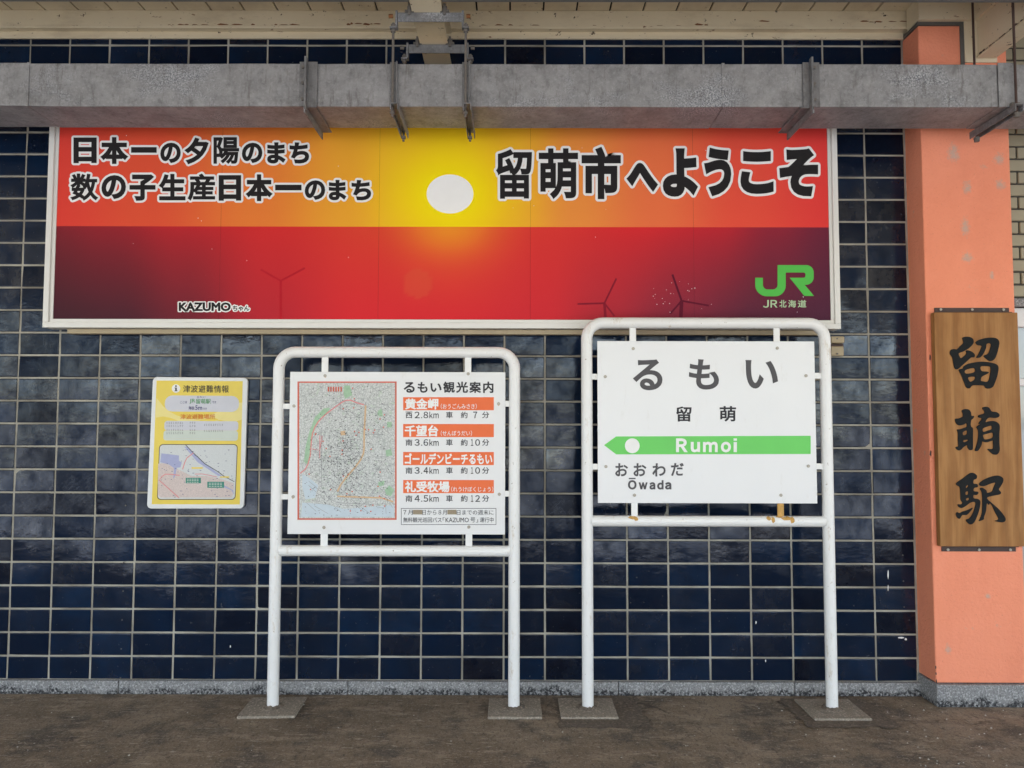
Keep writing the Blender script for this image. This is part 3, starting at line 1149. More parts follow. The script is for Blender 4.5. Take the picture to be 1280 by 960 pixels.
# frame: flat inner lip that takes the rivets and a raised outer edge
fr = MB()
wi, wo_ = 0.020, 0.030
for i, (a_, c_) in enumerate(((0.001, wi), (wi + 0.0005, wi + wo_))):
    y0, y1 = ((BBY - 0.003, -0.0795), (BBY - 0.014, -0.012))[i]
    fr.box(BX0 - c_, BX0 - a_, y0, y1, BZ0 - a_, BZ1)
    fr.box(BX1 + a_, BX1 + c_, y0, y1, BZ0 - a_, BZ1)
    fr.box(BX0 - c_, BX1 + c_, y0, y1, BZ0 - c_, BZ0 - a_)
    fr.box(BX0 - c_, BX1 + c_, y0, y1, BZ1 + a_, BZ1 + c_)
fr.build('frame', M['frame_white'], bb, 0.002)
b = MB()
b.box(BX0 + 0.06, BX1 - 0.02, -0.06, -0.006, BZ0 - 0.078, BZ0 - 0.052)
b.build('support_rail', M['beige_plastic'], bb, 0.003)
rv = MB()
rv.tube([(0, 0, 0), (0, -0.003, 0)], 0.0042, 8)
r0 = rv.build('rivet', M['rivet'], bb)
spots = [(BX0 + 0.03 + (BX1 - BX0 - 0.06) * i / 35 + random.uniform(-.02, .02), BZ0 - 0.011) for i in range(36)]
spots += [(BX0 - 0.011, BZ0 + 0.08 + i * 0.155) for i in range(7)] + [(BX1 + 0.011, BZ0 + 0.05 + i * 0.14) for i in range(7)]
for i, (x, z) in enumerate(spots):
    if i == 0:
        r0.location = Vector((x, BBY - 0.003, z)) - bb.location
    else:
        dup(r0, 'rivet', (x, BBY - 0.003, z), bb)


def lerp(a_, c_, t):
    return tuple(p + (q - p) * t for p, q in zip(a_, c_))


def table(tab, t):
    for (t0, c0), (t1, c1) in zip(tab, tab[1:]):
        if t <= t1:
            k_ = max(0, (t - t0) / (t1 - t0))
            k_ = k_ * k_ * (3 - 2 * k_)
            return lerp(c0, c1, k_)
    return tab[-1][1]


SKY_ROW = [(60, (226, 66, 56)), (180, (228, 84, 56)), (320, (236, 128, 56)), (430, (240, 166, 50)), (500, (244, 186, 46)), (562, (248, 200, 36)),
           (640, (243, 176, 50)), (720, (240, 146, 66)), (820, (238, 116, 70)), (930, (234, 82, 64)), (1040, (228, 62, 60))]
SEA_TOP = [(60, (136, 42, 54)), (130, (158, 42, 54)), (220, (196, 46, 54)), (340, (220, 56, 54)), (460, (228, 84, 56)), (562, (240, 118, 58)),
           (680, (228, 70, 58)), (800, (224, 52, 56)), (900, (200, 46, 58)), (970, (150, 44, 64)), (1040, (112, 42, 66))]
SEA_BOT = [(60, (62, 38, 50)), (150, (74, 40, 54)), (230, (112, 44, 58)), (330, (188, 48, 60)), (450, (222, 52, 60)), (562, (222, 52, 60)),
           (680, (212, 52, 62)), (760, (176, 52, 66)), (850, (128, 50, 70)), (950, (86, 46, 68)), (1040, (76, 44, 68))]


def ink(px, py):
    if py < 283:
        c = table(SKY_ROW, px)
        d = math.hypot((px - 562) / 1.15, py - 242)
        k_ = math.exp(-(d / 62.0) ** 2)
        c = lerp(c, (255, 232, 4), min(1, k_ * 1.15))
        up = max(0.0, (230 - py) / 80.0)
        if abs(px - 562) < 170:
            c = lerp(c, (250, 208, 20), 0.35 * up * (1 - abs(px - 562) / 170))
        return c
    t = (py - 283) / 117.0
    k_ = min(1, max(0, t)) ** 0.8
    c = lerp(table(SEA_TOP, px), table(SEA_BOT, px), k_)
    d = math.hypot(px - 562, (py - 283) * 1.5)
    c = lerp(c, (250, 190, 44), 0.9 * math.exp(-(d / 52.0) ** 2))
    f_ = math.hypot(px - 522, py - 355)
    if f_ < 18:
        c = lerp(c, (226, 112, 66), 0.45)
    # the sea is printed in a deeper crimson
    return (c[0] * 0.98, c[1] * 0.80, c[2] * 0.88)


pr = MB()
inks = []
seam_px = [66.5, 275.6, 473.5, 663.0, 867.0, 1038.3]
zh = at(560, 283.5, BBY)[2]
for (pa, pc) in zip(seam_px, seam_px[1:]):
    xa = at(pa, 300, BBY)[0] + 0.0004 if pa > 70 else BX0
    xc = at(pc, 300, BBY)[0] - 0.0004 if pc < 1030 else BX1
    nx = 44
    for (z0, z1, nz, dpy) in ((BZ0, zh, 34, 0.6), (zh, BZ1, 36, -0.6)):
        vs = []
        for j in range(nz + 1):
            for i in range(nx + 1):
                x, z = xa + (xc - xa) * i / nx, z0 + (z1 - z0) * j / nz
                vs.append((x, BBY, z))
                # print colours are laid out in the print's own millimetres
                u = 66.5 + (x - BX0) / (BX1 - BX0) * (1038.3 - 66.5)
                v_ = 283.5 - (z - zh) / (zh - BZ0) * 116.0
                v_ = max(v_, 283.6) if dpy > 0 else min(v_, 282.9)
                inks.append(ink(u, v_))
        n_ = nx + 1
        pr.add(vs, [(j * n_ + i, j * n_ + i + 1, (j + 1) * n_ + i + 1, (j + 1) * n_ + i) for j in range(nz) for i in range(nx)])
po = pr.build('sunset_print', M['print'], bb)
ia = po.data.attributes.new('ink', 'FLOAT_COLOR', 'POINT')
flat = []
for c in inks:
    flat += [*lin(c), 1.0]
ia.data.foreach_set('color', flat)
b = MB()
disc_px(b, 562.5, 242.5, 29.2, 24.4, BBY, 0.0008, 64)
b.build('sun_disc', M['sun_ink'], po)


def turbine(pts_list, mat):
    b_ = MB()
    for pts, w_ in pts_list:
        line_px(b_, pts, w_, BBY, 0.0006 + 0.0001 * len(b_.f))
    b_.build('turbine_silhouette', mat, po)


T1 = plain('faint_turbine_red', lin((186, 36, 48)), 0.7, 0.0, 0.06, scale=20)
turbine([([(351, 351), (351, 399)], 3), ([(351, 351), (326, 337)], 2.4), ([(351, 351), (381, 335)], 2.4)], T1)
turbine([([(755.5, 379), (757, 398)], 3.4), ([(755.5, 379), (722, 380)], 2.2), ([(755.5, 379), (770.5, 348)], 2.2), ([(755.5, 379), (768, 395)], 2.2)],
        plain('turbine_plum', lin((136, 34, 50)), 0.7, 0.0, 0.06, scale=20))
turbine([([(852, 376), (851, 398)], 4.6), ([(852, 376), (840.5, 343)], 2.6), ([(852, 376), (886, 382)], 2.2), ([(852, 376), (838, 392)], 2.2)],
        plain('turbine_violet', lin((98, 30, 48)), 0.7, 0.0, 0.06, scale=20))

lines = {
    'upper': [('日', 92, 172, 121, 204), ('本', 125.5, 171.5, 160.5, 205), ('一', 164, 184, 196, 191), ('の', 200.5, 178.5, 226, 204),
              ('夕', 230.5, 172, 261, 205.5), ('陽', 267, 171.5, 299, 205, 0.028), ('の', 302.5, 178.5, 328, 204), ('ま', 334, 178, 357, 204.5), ('ち', 362, 178, 386.5, 204.5)],
    'lower': [('数', 88, 217, 123, 251, 0.028), ('の', 127, 219, 157.5, 249), ('子', 162, 218, 194.5, 251), ('生', 198.5, 217.5, 232, 250.5, 0.038),
              ('産', 234.5, 217, 269, 251, 0.03), ('日', 273.5, 219, 301.5, 251), ('本', 307, 218, 341, 251.5), ('一', 344, 231, 377, 238), ('の', 381, 225.5, 406.5, 250),
              ('ま', 411, 225, 433, 250.5), ('ち', 439.5, 225, 464, 250.5)],
    'welcome': [('留', 620, 186.5, 665, 248.5, 0.024), ('萌', 673.5, 185.5, 722.5, 249, 0.028), ('市', 727, 183.5, 776, 249, 0.044), ('へ', 783, 203.5, 822.5, 240, 0.085),
                ('よ', 828.5, 185.5, 872.5, 246), ('う', 880, 184.5, 914, 245.5), ('こ', 925.5, 189, 967, 242.5), ('そ', 974, 185.5, 1022.5, 245.5)],
}
for key, bold, halo, mat_h in (('upper', 0.046, 2.7, 'white_ink'), ('lower', 0.046, 2.7, 'white_ink'), ('welcome', 0.056, 3.1, 'white_ink')):
    m1, m2 = MB(), MB()
    letters(m1, lines[key], BBY, bold, halo, m2, 5)
    o = m2.build('lettering_outline', M[mat_h], bb)
    m1.build('lettering', M['black_ink'], o)
m1, m2 = MB(), MB()
letters(m1, [('KAZUMO', 223.5, 378, 288.5, 389), ('ちゃん', 291, 382, 312, 388.8, 0.03)], BBY, 0.045, 1.5, m2, 3)
o = m2.build('lettering_outline', M['white_ink'], bb)
m1.build('lettering', M['black_ink'], o)


def arc(cx, cy, rx_, ry_, a0, a1, n=8):
    return [(cx + rx_ * math.cos(rad(a0 + (a1 - a0) * i / n)), cy + ry_ * math.sin(rad(a0 + (a1 - a0) * i / n))) for i in range(n + 1)]


jr = [(138, 268), (232, 268), (232, 350)] + arc(292, 352, 60, 60, 180, 90)[1:] + [(355, 412)] + arc(355, 355, 58, 57, 90, 0)[1:]
jr += [(413, 112), (770, 112)] + arc(765, 200, 92, 88, -90, 0)[1:] + [(857, 262)] + arc(765, 262, 92, 92, 0, 90)[1:] + [(745, 354), (862, 492), (742, 492), (562, 268), (730, 268)]
jr += arc(730, 246, 26, 22, 90, 0, 5) + arc(730, 224, 26, 21, 0, -90, 5) + [(513, 203), (513, 360)] + arc(385, 362, 128, 134, 0, 90)[1:] + [(280, 496)] + arc(280, 354, 142, 142, 90, 180)[1:]
jr = [(930 + x / 9.846, 320 + y / 9.846) for x, y in jr]
filled([jr], BBY - 0.0003, 0.0008, 'railway_logo', M['logo_green'], bb)
m1, m2 = MB(), MB()
letters(m1, [('Ｊ', 953.5, 375, 961, 384.7, 0.02), ('Ｒ', 963, 375, 971.8, 384.5, 0.02), ('北', 974, 375, 983, 384.5), ('海', 985, 375, 995, 384.5), ('道', 997, 375, 1008, 384.5)], BBY, 0.02, 0.0, None, 3)
m1.build('lettering', M['logo_edge'], bb)
# small scratches and chips in the print
b = MB()
for _ in range(46):
    if random.random() < 0.5:
        px, py = random.gauss(850, 26), random.gauss(366, 12)
    else:
        px, py = random.uniform(75, 1030), random.uniform(165, 398)
    if py > 398 or not 70 < px < 1035:
        continue
    s_ = random.uniform(0.3, 0.7)
    poly_px(b, [(px - s_, py), (px, py - s_ * 0.8), (px + s_, py + 0.1), (px, py + s_)], BBY, 0.0005)
b.build('paint_chips', M['white_ink'], po)


# ================================================================== STANDS
SY = -0.235


def screw(parent, px, py, Y, r_=0.0075, rusty=False):
    p = at(px, py, Y)
    s = MB()
    s.tube([(p[0], Y, p[2]), (p[0], Y - 0.003, p[2])], r_, 12)
    s.tube([(p[0], Y - 0.003, p[2]), (p[0], Y - 0.006, p[2])], r_ * 0.55, 8)
    s.build('screw', M['screw'], parent)
    if rusty:
        q = MB()
        pts = [(px + 2.1 * math.cos(i * 0.63) * random.uniform(.6, 1.1), py + 0.5 + 2.3 * math.sin(i * 0.63) * random.uniform(.6, 1.1)) for i in range(10)]
        poly_px(q, pts, Y, 0.0006)
        q.build('rust_stain', M['rust'], parent)


def stand(root, pl, pr_, ytop, ybar, corner, base_y, tube_r=0.0295):
    """bent white tube on two feet with one cross tube"""
    a_, c_ = at(pl[0], pl[1], SY), at(pr_[0], pr_[1], SY)
    zt = at((pl[0] + pr_[0]) / 2, ytop, SY)[2]
    zb = at((pl[0] + pr_[0]) / 2, ybar, SY)[2]
    x0, x1 = a_[0], c_[0]
    R_ = corner
    path = [(x0, SY, 0.012), (x0, SY, 0.5), (x0, SY, 1.1)]
    path += [(x0 + R_ - R_ * math.cos(rad(90 * i / 8)), SY, zt - R_ + R_ * math.sin(rad(90 * i / 8))) for i in range(9)]
    path += [(x1 - R_ + R_ * math.sin(rad(90 * i / 8)), SY, zt - R_ + R_ * math.cos(rad(90 * i / 8))) for i in range(9)]
    path += [(x1, SY, 1.1), (x1, SY, 0.5), (x1, SY, 0.012)]
    m = MB()
    m.tube(path, tube_r, 24)
    m.build('bent_tube', M['white_paint'], root)
    m = MB()
    m.tube([(x0 + 0.02, SY, zb), (x1 - 0.02, SY, zb)], tube_r * 0.96, 24)
    m.build('cross_tube', M['white_paint'], root)
    return x0, x1, zt, zb


def tab_v(root, px0, px1, py0, py1, rusty=False):
    m = MB()
    a_, c_ = at(px0, py0, SY - 0.006), at(px1, py1, SY - 0.006)
    m.box(a_[0], c_[0], SY - 0.010, SY - 0.003, a_[2], c_[2])
    m.build('mounting_tab', M['rust'] if rusty else M['white_paint'], root, 0.001)


def footing(root, x, skew, wide=0.285, d0=-0.10, d1=-0.365, th=0.014):
    m = MB()
    pts = [(x - wide / 2, d1), (x + wide / 2, d1), (x + wide / 2, d0), (x - wide / 2, d0)]
    ca_, sa_ = math.cos(skew), math.sin(skew)
    cy = (d0 + d1) / 2
    pts = [(x + (p - x) * ca_ - (q - cy) * sa_, cy + (p - x) * sa_ + (q - cy) * ca_) for p, q in pts]
    v = [(p, q, 0.0005) for p, q in pts] + [(p, q, th) for p, q in pts]
    m.add(v, [(3, 2, 1, 0), (4, 5, 6, 7), (0, 1, 5, 4), (1, 2, 6, 5), (2, 3, 7, 6), (3, 0, 4, 7)])
    m.build('base_pad', M['pad'], root, 0.004)
    c_ = MB()
    seg = 20
    v, f_ = [], []
    for i in range(seg):
        a_ = 2 * math.pi * i / seg
        for rr_, z in ((0.031, th + 0.012 + random.uniform(-.004, .004)), (0.048 + random.uniform(-.008, .012), th + 0.0005)):
            v.append((x + rr_ * math.cos(a_), SY + rr_ * math.sin(a_), z))
    for i in range(seg):
        j = (i + 1) % seg
        f_.append((2 * i, 2 * i + 1, 2 * j + 1, 2 * j))
    c_.add(v, f_)
    c_.build('mortar_collar', M['patch'], root)


# ------------------------------------------------------------------ sightseeing map stand
PYM = SY - 0.016
ms = thing('sightseeing_stand', 'white tubular stand with town map and orange sightseeing list', 'information stand', (at(495, 800, SY)[0], SY, 0))
x0, x1, zt, zb = stand(ms, (347.0, 560), (643.0, 560), 440.5, 688.5, 0.085, 888)
footing(ms, x0, 0.05)
footing(ms, x1 + 0.005, 0.0, 0.27)
c4 = [at(361.8, 465.5, PYM), at(630.8, 464.4, PYM), at(632.2, 667.5, PYM), at(360.0, 668.3, PYM)]
mx0, mx1, mz1, mz0 = (c4[0][0] + c4[3][0]) / 2, (c4[1][0] + c4[2][0]) / 2, (c4[0][2] + c4[1][2]) / 2, (c4[2][2] + c4[3][2]) / 2
b = MB()
b.box(mx0, mx1, PYM, SY - 0.0105, mz0, mz1)
mp = b.build('panel', M['sheet'], ms, 0.0015)
for t_ in ((402.4, 410.2, 446, 470), (581, 589, 446, 470), (401, 409.5, 664, 684), (582, 590.3, 664, 684)):
    tab_v(ms, *t_)
for t_ in ((350, 366, 504.6, 511.3), (628, 640, 501, 508.4), (350, 366, 617.5, 624.3), (628, 641, 613.5, 620.7)):
    tab_v(ms, *t_)
for px, py, ru in ((406.4, 469.6, 1), (585.3, 467.3, 0), (367.6, 507.5, 0), (623.3, 504.6, 1), (366.5, 620.8, 1), (624.1, 617.8, 0), (405, 659.3, 0), (586, 658.7, 1)):
    screw(mp, px, py, PYM, 0.0085, ru)
m1 = MB()
letters(m1, [('る', 504.5, 477.5, 518.5, 491), ('も', 522, 477.5, 534.5, 491), ('い', 538, 479, 552, 490), ('観', 554, 477, 568.5, 491.2),
             ('光', 570, 477, 585, 491.2), ('案', 586.5, 477, 601.5, 491.2), ('内', 604, 477, 616.8, 491.2)], PYM, 0.028, res=3)
m1.build('lettering', M['soft_ink'], mp)
bar = [(496.5, 512.8), (530.0, 546.4), (565.0, 581.4), (600.0, 616.4)]
txts = [('黄金岬', 506, 548, '（おうごんみさき）', 551, 596), ('千望台', 506, 548, '（せんぼうだい）', 551, 590),
        ('ゴールデンビーチるもい', 506, 615.4, None, 0, 0), ('礼受牧場', 506, 562, '（れうけぼくじょう）', 564, 616.5)]
for (ya, yb), (s, xa, xb_, s2, sa, sb) in zip(bar, txts):
    b = MB()
    rect_px(b, 504, ya, 617.3, yb, PYM)
    bo = b.build('heading_bar', M['orange_ink'], mp)
    b = MB()
    it = [(s, xa, ya + 1.4, xb_, yb - 0.9)]
    if s2:
        it.append((s2, sa, yb - 8.2, sb, yb - 1.6, 0.006))
    letters(b, it, PYM - 0.001, 0.034, res=3)
    b.build('lettering', M['white_ink'], bo)
for (ya, yb), vals in zip([(514.6, 522.8), (549, 557.2), (584, 592.2), (619, 627.2)],
                          [('西', '２.８', '７'), ('南', '３.６', '１０'), ('南', '３.４', '１０'), ('南', '４.５', '１２')]):
    b = MB()
    it = [(vals[0], 507, ya, 515.4, yb), (vals[1][0], 518.2, ya, 524.6, yb), ('．', 526.4, yb - 1.4, 527.8, yb, 0.02), (vals[1][2], 529.4, ya, 535.2, yb),
          ('ｋ', 536.8, ya, 541, yb), ('ｍ', 541.8, ya + 2.2, 548.4, yb), ('車', 557.5, ya, 565.9, yb), ('約', 576, ya, 584.4, yb), ('分', 602.6, ya, 611.5, yb)]
    if len(vals[2]) == 1:
        it.append((vals[2], 591.5, ya, 596.5, yb))
    else:
        it += [(vals[2][0], 588.6, ya, 591.6, yb), (vals[2][1], 594, ya, 600, yb)]
    letters(b, it, PYM, 0.012, res=3)
    b.build('lettering', M['soft_ink'], mp)
b = MB()
for (xa, ya, xb_, yb) in ((501.3, 635.2, 620.3, 635.8), (501.3, 655.4, 620.3, 656), (501.3, 635.8, 501.9, 655.4), (619.7, 635.8, 620.3, 655.4)):
    rect_px(b, xa, ya, xb_, yb, PYM, 0.0006)
letters(b, [('７月', 504, 637.3, 516, 643.6), ('日から８月', 528, 637.3, 558.5, 643.6), ('日までの週末に', 571, 637.3, 617, 643.6),
            ('無料観光巡回バス', 504, 646.6, 552, 653), ('「', 553.5, 646.6, 556, 650.5), ('KAZUMO', 557, 647, 586, 652.8), ('号', 588, 646.6, 594, 653),
            ('」', 595, 649, 597.5, 653), ('運行中', 600, 646.6, 617, 653)], PYM, 0.002, res=2)
b.build('lettering', M['soft_ink'], mp)
for xa, xb_ in ((516.4, 527.8), (559.2, 570.6)):
    b = MB()
    rect_px(b, xa, 637.2, xb_, 643.0, PYM, 0.0012)
    b.build('sticker', M['sticker'], mp)
# the printed town map
b = MB()
rect_px(b, 371.8, 476.8, 495.8, 649.8, PYM, 0.0005)
mo = b.build('town_map', M['map_red'], mp)
b = MB()
rect_px(b, 374.0, 478.6, 493.8, 647.8, PYM - 0.0005, 0.0004)
b.build('map_sheet', M['map_base'], mo)
YM = PYM - 0.0009


def mz(x, y):   # crop pixels of the map (scale 5.05) to photograph pixels
    return (370 + x / 5.054, 470 + y / 5.054)


b = MB()
poly_px(b, [mz(*p) for p in [(40, 800), (200, 812), (300, 840), (620, 815), (620, 890), (30, 890)]], YM, 0.0003)
for pts in ([(40, 620), (80, 640), (140, 690), (120, 770), (60, 780), (40, 700)],):
    poly_px(b, [mz(*p) for p in pts], YM - 0.0001, 0.0003)
b.build('map_water', M['map_blue'], mo)
b = MB()
for pts in ([(305, 60), (340, 60), (355, 120), (310, 145), (300, 110)], [(175, 205), (215, 200), (200, 235), (150, 265), (120, 330), (100, 400), (92, 500), (70, 560), (50, 540), (62, 440), (85, 350), (120, 260)],
            [(520, 220), (540, 205), (550, 255), (525, 255), (512, 240)], [(575, 290), (605, 290), (605, 325), (575, 325)], [(565, 470), (600, 460), (610, 500), (570, 510)],
            [(560, 720), (590, 690), (620, 720), (600, 760), (570, 750)], [(520, 670), (560, 660), (555, 690), (520, 700)]):
    poly_px(b, [mz(*p) for p in pts], YM - 0.0003, 0.0003)
b.build('map_woods', M['map_green'], mo)
b = MB()
tr = [(430, 182), (388, 170), (345, 153), (316, 154), (290, 166), (245, 198), (200, 232), (168, 260), (140, 290), (120, 322), (105, 360), (97, 405), (94, 450), (90, 500), (76, 556), (58, 590), (26, 615)]
line_px(b, [mz(*p) for p in tr], 1.5, YM, 0.0007)
line_px(b, [mz(*p) for p in [(100, 460), (150, 470), (165, 380), (150, 375), (150, 520)]], 0.9, YM, 0.0008)
b.build('map_railway', M['map_road_red'], mo)
b = MB()
line_px(b, [mz(*p) for p in [(440, 185), (437, 240), (434, 300), (431, 350), (430, 400), (430, 450), (426, 490), (408, 530), (372, 578), (340, 615), (310, 650), (282, 688), (262, 730)]], 2.2, YM, 0.0007)
line_px(b, [mz(*p) for p in [(260, 760), (400, 765), (540, 770), (615, 795)]], 2.0, YM, 0.0008)
poly_px(b, [mz(*p) for p in [(280, 350), (310, 345), (315, 372), (285, 376)]], YM - 0.0003, 0.0004)
b.build('map_highway', M['map_tan'], mo)
b = MB()
rnd = random.Random(3)
for i in range(70):
    x, y = rnd.uniform(60, 590), rnd.uniform(80, 840)
    ang = rnd.choice([0, 90, 40, -50, 38, 2]) + rnd.uniform(-4, 4)
    l = rnd.uniform(40, 150)
    p2 = (min(610, max(40, x + l * math.cos(rad(ang)))), min(870, max(60, y + l * math.sin(rad(ang)))))
    line_px(b, [mz(x, y), mz(*p2)], 0.42, YM, 0.0005 + i * 0.000002)
line_px(b, [mz(*p) for p in [(160, 330), (160, 700), (200, 770), (260, 800), (480, 810)]], 0.5, YM, 0.0006)
b.build('map_streets', M['map_line'], mo)
b = MB()
for i in range(1000):
    if rnd.random() < 0.6:
        x, y = rnd.gauss(310, 95), rnd.gauss(540, 150)
    else:
        x, y = rnd.uniform(45, 605), rnd.uniform(65, 880)
    if not (40 < x < 608 and 60 < y < 885):
        continue
    w_, h_ = rnd.uniform(2, 9), rnd.uniform(1.5, 5.5)
    poly_px(b, [mz(x - w_ / 2, y - h_ / 2), mz(x + w_ / 2, y - h_ / 2), mz(x + w_ / 2, y + h_ / 2), mz(x - w_ / 2, y + h_ / 2)], YM - 0.0007, 0.0003)
b.build('map_marks', M['grey_ink'], mo)
b = MB()
for i in range(6):
    xx = 200 + 16 * i
    poly_px(b, [mz(xx, 68), mz(xx + 10, 68), mz(xx + 10, 98), mz(xx, 98)], YM - 0.0006, 0.0003)
for i in range(40):
    x, y = rnd.uniform(50, 600), rnd.uniform(70, 870)
    poly_px(b, [mz(x, y), mz(x + 8, y), mz(x + 8, y + 8), mz(x, y + 8)], YM - 0.001, 0.0003)
b.build('map_title_block', M['map_red'], mo)

# ------------------------------------------------------------------ station name sign
st = thing('station_name_sign', 'white station name board with green arrow band on a white tubular stand', 'station sign', (at(890, 800, SY)[0], SY, 0))
x0, x1, zt, zb = stand(st, (733.8, 560), (1033.6, 560), 404, 651.5, 0.085, 886)
footing(st, x0 - 0.003, 0.0)
footing(st, x1 - 0.002, 0.0, 0.285, -0.10, -0.375)
c4 = [at(745.8, 427.2, PYM), at(1017.2, 425.7, PYM), at(1022.4, 628.8, PYM), at(748.3, 629.4, PYM)]
mx0, mx1, mz1, mz0 = (c4[0][0] + c4[3][0]) / 2, (c4[1][0] + c4[2][0]) / 2, (c4[0][2] + c4[1][2]) / 2, (c4[2][2] + c4[3][2]) / 2
b = MB()
b.box(mx0, mx1, PYM, SY - 0.0105, mz0, mz1)
sp_ = b.build('panel', M['sheet_gloss'], st, 0.0015)
for t_ in ((786.8, 795, 409, 432), (966.6, 974.7, 409, 432), (789, 797, 625, 647)):
    tab_v(st, *t_)
tab_v(st, 971.5, 979.7, 625, 647, True)
for t_ in ((736, 750, 467.3, 474.6), (1013, 1030, 466, 473.4), (737, 751, 579.7, 587), (1016, 1032, 579.3, 586.6)):
    tab_v(st, *t_)
for px, py, ru in ((791.5, 435.8, 0), (971.5, 435.2, 0), (756.5, 470.8, 0), (1007.4, 469.7, 0), (757.4, 583.2, 0), (1010.3, 582.6, 1), (793, 619, 0), (976, 619, 0)):
    screw(sp_, px, py, PYM, 0.0085)
# rust where the tabs are welded to the cross tube
for (cx, cy, w_, h_) in ((791, 647, 12, 4), (795, 648.5, 6, 5), (961, 648, 6, 5), (966, 649.5, 5, 8), (983, 648, 15, 5), (990, 650, 6, 9), (975, 646, 10, 3)):
    b = MB()
    nseg = 12
    vs = []
    for ring, s in ((0, 0.0), (1, 0.6), (2, 1.0)):
        for i in range(nseg):
            a_ = 2 * math.pi * i / nseg
            k_ = s * random.uniform(0.75, 1.1)
            p = at(cx + w_ / 2 * k_ * math.cos(a_), cy + h_ / 2 * k_ * math.sin(a_), SY - 0.02)
            dz = p[2] - zb
            rr_ = 0.0295 * 0.96 + 0.0006
            y = SY - math.sqrt(max(rr_ ** 2 - dz * dz, 1e-6)) if abs(dz) < rr_ else SY - 0.001
            vs.append((p[0], y, min(max(p[2], zb - rr_), zb + rr_)))
    fs = []
    for rg in range(2):
        for i in range(nseg):
            j = (i + 1) % nseg
            fs.append((rg * nseg + i, rg * nseg + j, (rg + 1) * nseg + j, (rg + 1) * nseg + i))
    b.add(vs, fs)
    b.build('rust_stain', M['rust'], st)
b = MB()
letters(b, [('る', 791, 449.2, 828, 487.8), ('も', 861, 449, 898.6, 487), ('い', 931.6, 450, 972.4, 485.7)], PYM, 0.028, res=6)
b.build('lettering', M['grey_ink'], sp_)
b = MB()
letters(b, [('留', 845, 508, 864.4, 527), ('萌', 899.5, 507.6, 920, 527)], PYM, 0.022, res=4)
b.build('lettering', M['soft_ink'], sp_)
b = MB()
poly_px(b, [(755, 556.4), (770.2, 545.5), (1013.3, 544.7), (1013.3, 567.5), (770.2, 568)], PYM, 0.0008)
band = b.build('arrow_band', M['sign_green'], sp_)
b = MB()
disc_px(b, 790.3, 557.2, 9.2, 9.3, PYM - 0.0008, 0.0006)
b.build('white_dot', M['white_ink'], band)
b = MB()
letters(b, [('Ｒ', 845.0, 548.0, 859.6, 565.2), ('ｕ', 863.4, 552.4, 875, 565.3), ('ｍ', 878.7, 552.2, 897, 565.2), ('ｏ', 901, 552.2, 913.6, 565.4)], PYM - 0.0008, 0.042, res=5)
rect_px(b, 917, 552.5, 921, 565.2, PYM - 0.0008, 0.0016)
rect_px(b, 917, 548, 921, 550.8, PYM - 0.0008, 0.0016)
b.build('lettering', M['white_ink'], band)
b = MB()
letters(b, [('お', 769, 579, 785, 595.4), ('お', 791.8, 579, 807.9, 595.4), ('わ', 815.3, 579, 832, 595.6), ('だ', 838.6, 578.6, 854.8, 595)], PYM, 0.026, res=4)
b.build('lettering', M['grey_ink'], sp_)
b = MB()
letters(b, [('Ｏ', 784.9, 600.1, 795.7, 611.9, 0.045), ('ｗ', 798.2, 602.9, 809.4, 611.7), ('ａ', 811.8, 602.7, 819.1, 611.9), ('ｄ', 821.4, 600.2, 829.4, 611.9), ('ａ', 831.3, 602.7, 839.2, 611.9)], PYM, 0.05, res=4)
rect_px(b, 786, 597.3, 794.4, 598.9, PYM, 0.0012)
b.build('lettering', M['grey_ink'], sp_)

# ================================================================== NOTICE BOARD ON THE TILES
NY = -0.024
nb = thing('evacuation_notice', 'small yellow evacuation notice with map in a white rounded frame on the tiles', 'notice', tuple(at(247, 553, NY)))


def q4(u, v_):
    """position on the notice in its own 0..1 frame -> photograph pixels"""
    tl, tr_, br_, bl_ = (191, 471), (309.8, 472.2), (304.9, 635.8), (183.4, 635.8)
    t0 = (tl[0] + (tr_[0] - tl[0]) * u, tl[1] + (tr_[1] - tl[1]) * u)
    t1 = (bl_[0] + (br_[0] - bl_[0]) * u, bl_[1] + (br_[1] - bl_[1]) * u)
    return (t0[0] + (t1[0] - t0[0]) * v_, t0[1] + (t1[1] - t0[1]) * v_)


def rrect(u0, v0, u1, v1, ru, rv_, n=5):
    pts = []
    for cu, cv, a0 in ((u1 - ru, v1 - rv_, 0), (u0 + ru, v1 - rv_, 90), (u0 + ru, v0 + rv_, 180), (u1 - ru, v0 + rv_, 270)):
        for i in range(n + 1):
            a_ = rad(a0 + 90 * i / n)
            pts.append(q4(cu + ru * math.cos(a_), cv + rv_ * math.sin(a_)))
    return pts


b = MB()
b.slab([(p[0], p[2]) for p in (at(x, y, NY) for x, y in rrect(0, 0, 1, 1, 0.045, 0.033))], NY, -0.005)
b.build('frame', M['sash'], nb, 0.003)
b = MB()
poly_px(b, [q4(0.042, 0.028), q4(0.948, 0.026), q4(0.956, 0.968), q4(0.050, 0.966)], NY, 0.0006)
ps = b.build('poster', M['yellow'], nb)
Y1 = NY - 0.0006
b = MB()
sw = [q4(0.05, 0.16)] + [q4(0.05 + 0.9 * i / 12, 0.16 + 0.155 * math.sin(math.pi * (i / 12) ** 0.8) - 0.0 * i) for i in range(1, 12)] + [q4(0.948, 0.19)]
sw2 = [q4(0.95, 0.32)] + [q4(0.95 - 0.9 * i / 12, 0.32 + 0.02 * math.sin(i)) for i in range(1, 13)]
poly_px(b, sw + sw2, Y1, 0.0002)
b.build('pale_swoosh', M['yellow_pale'], ps)
b = MB()
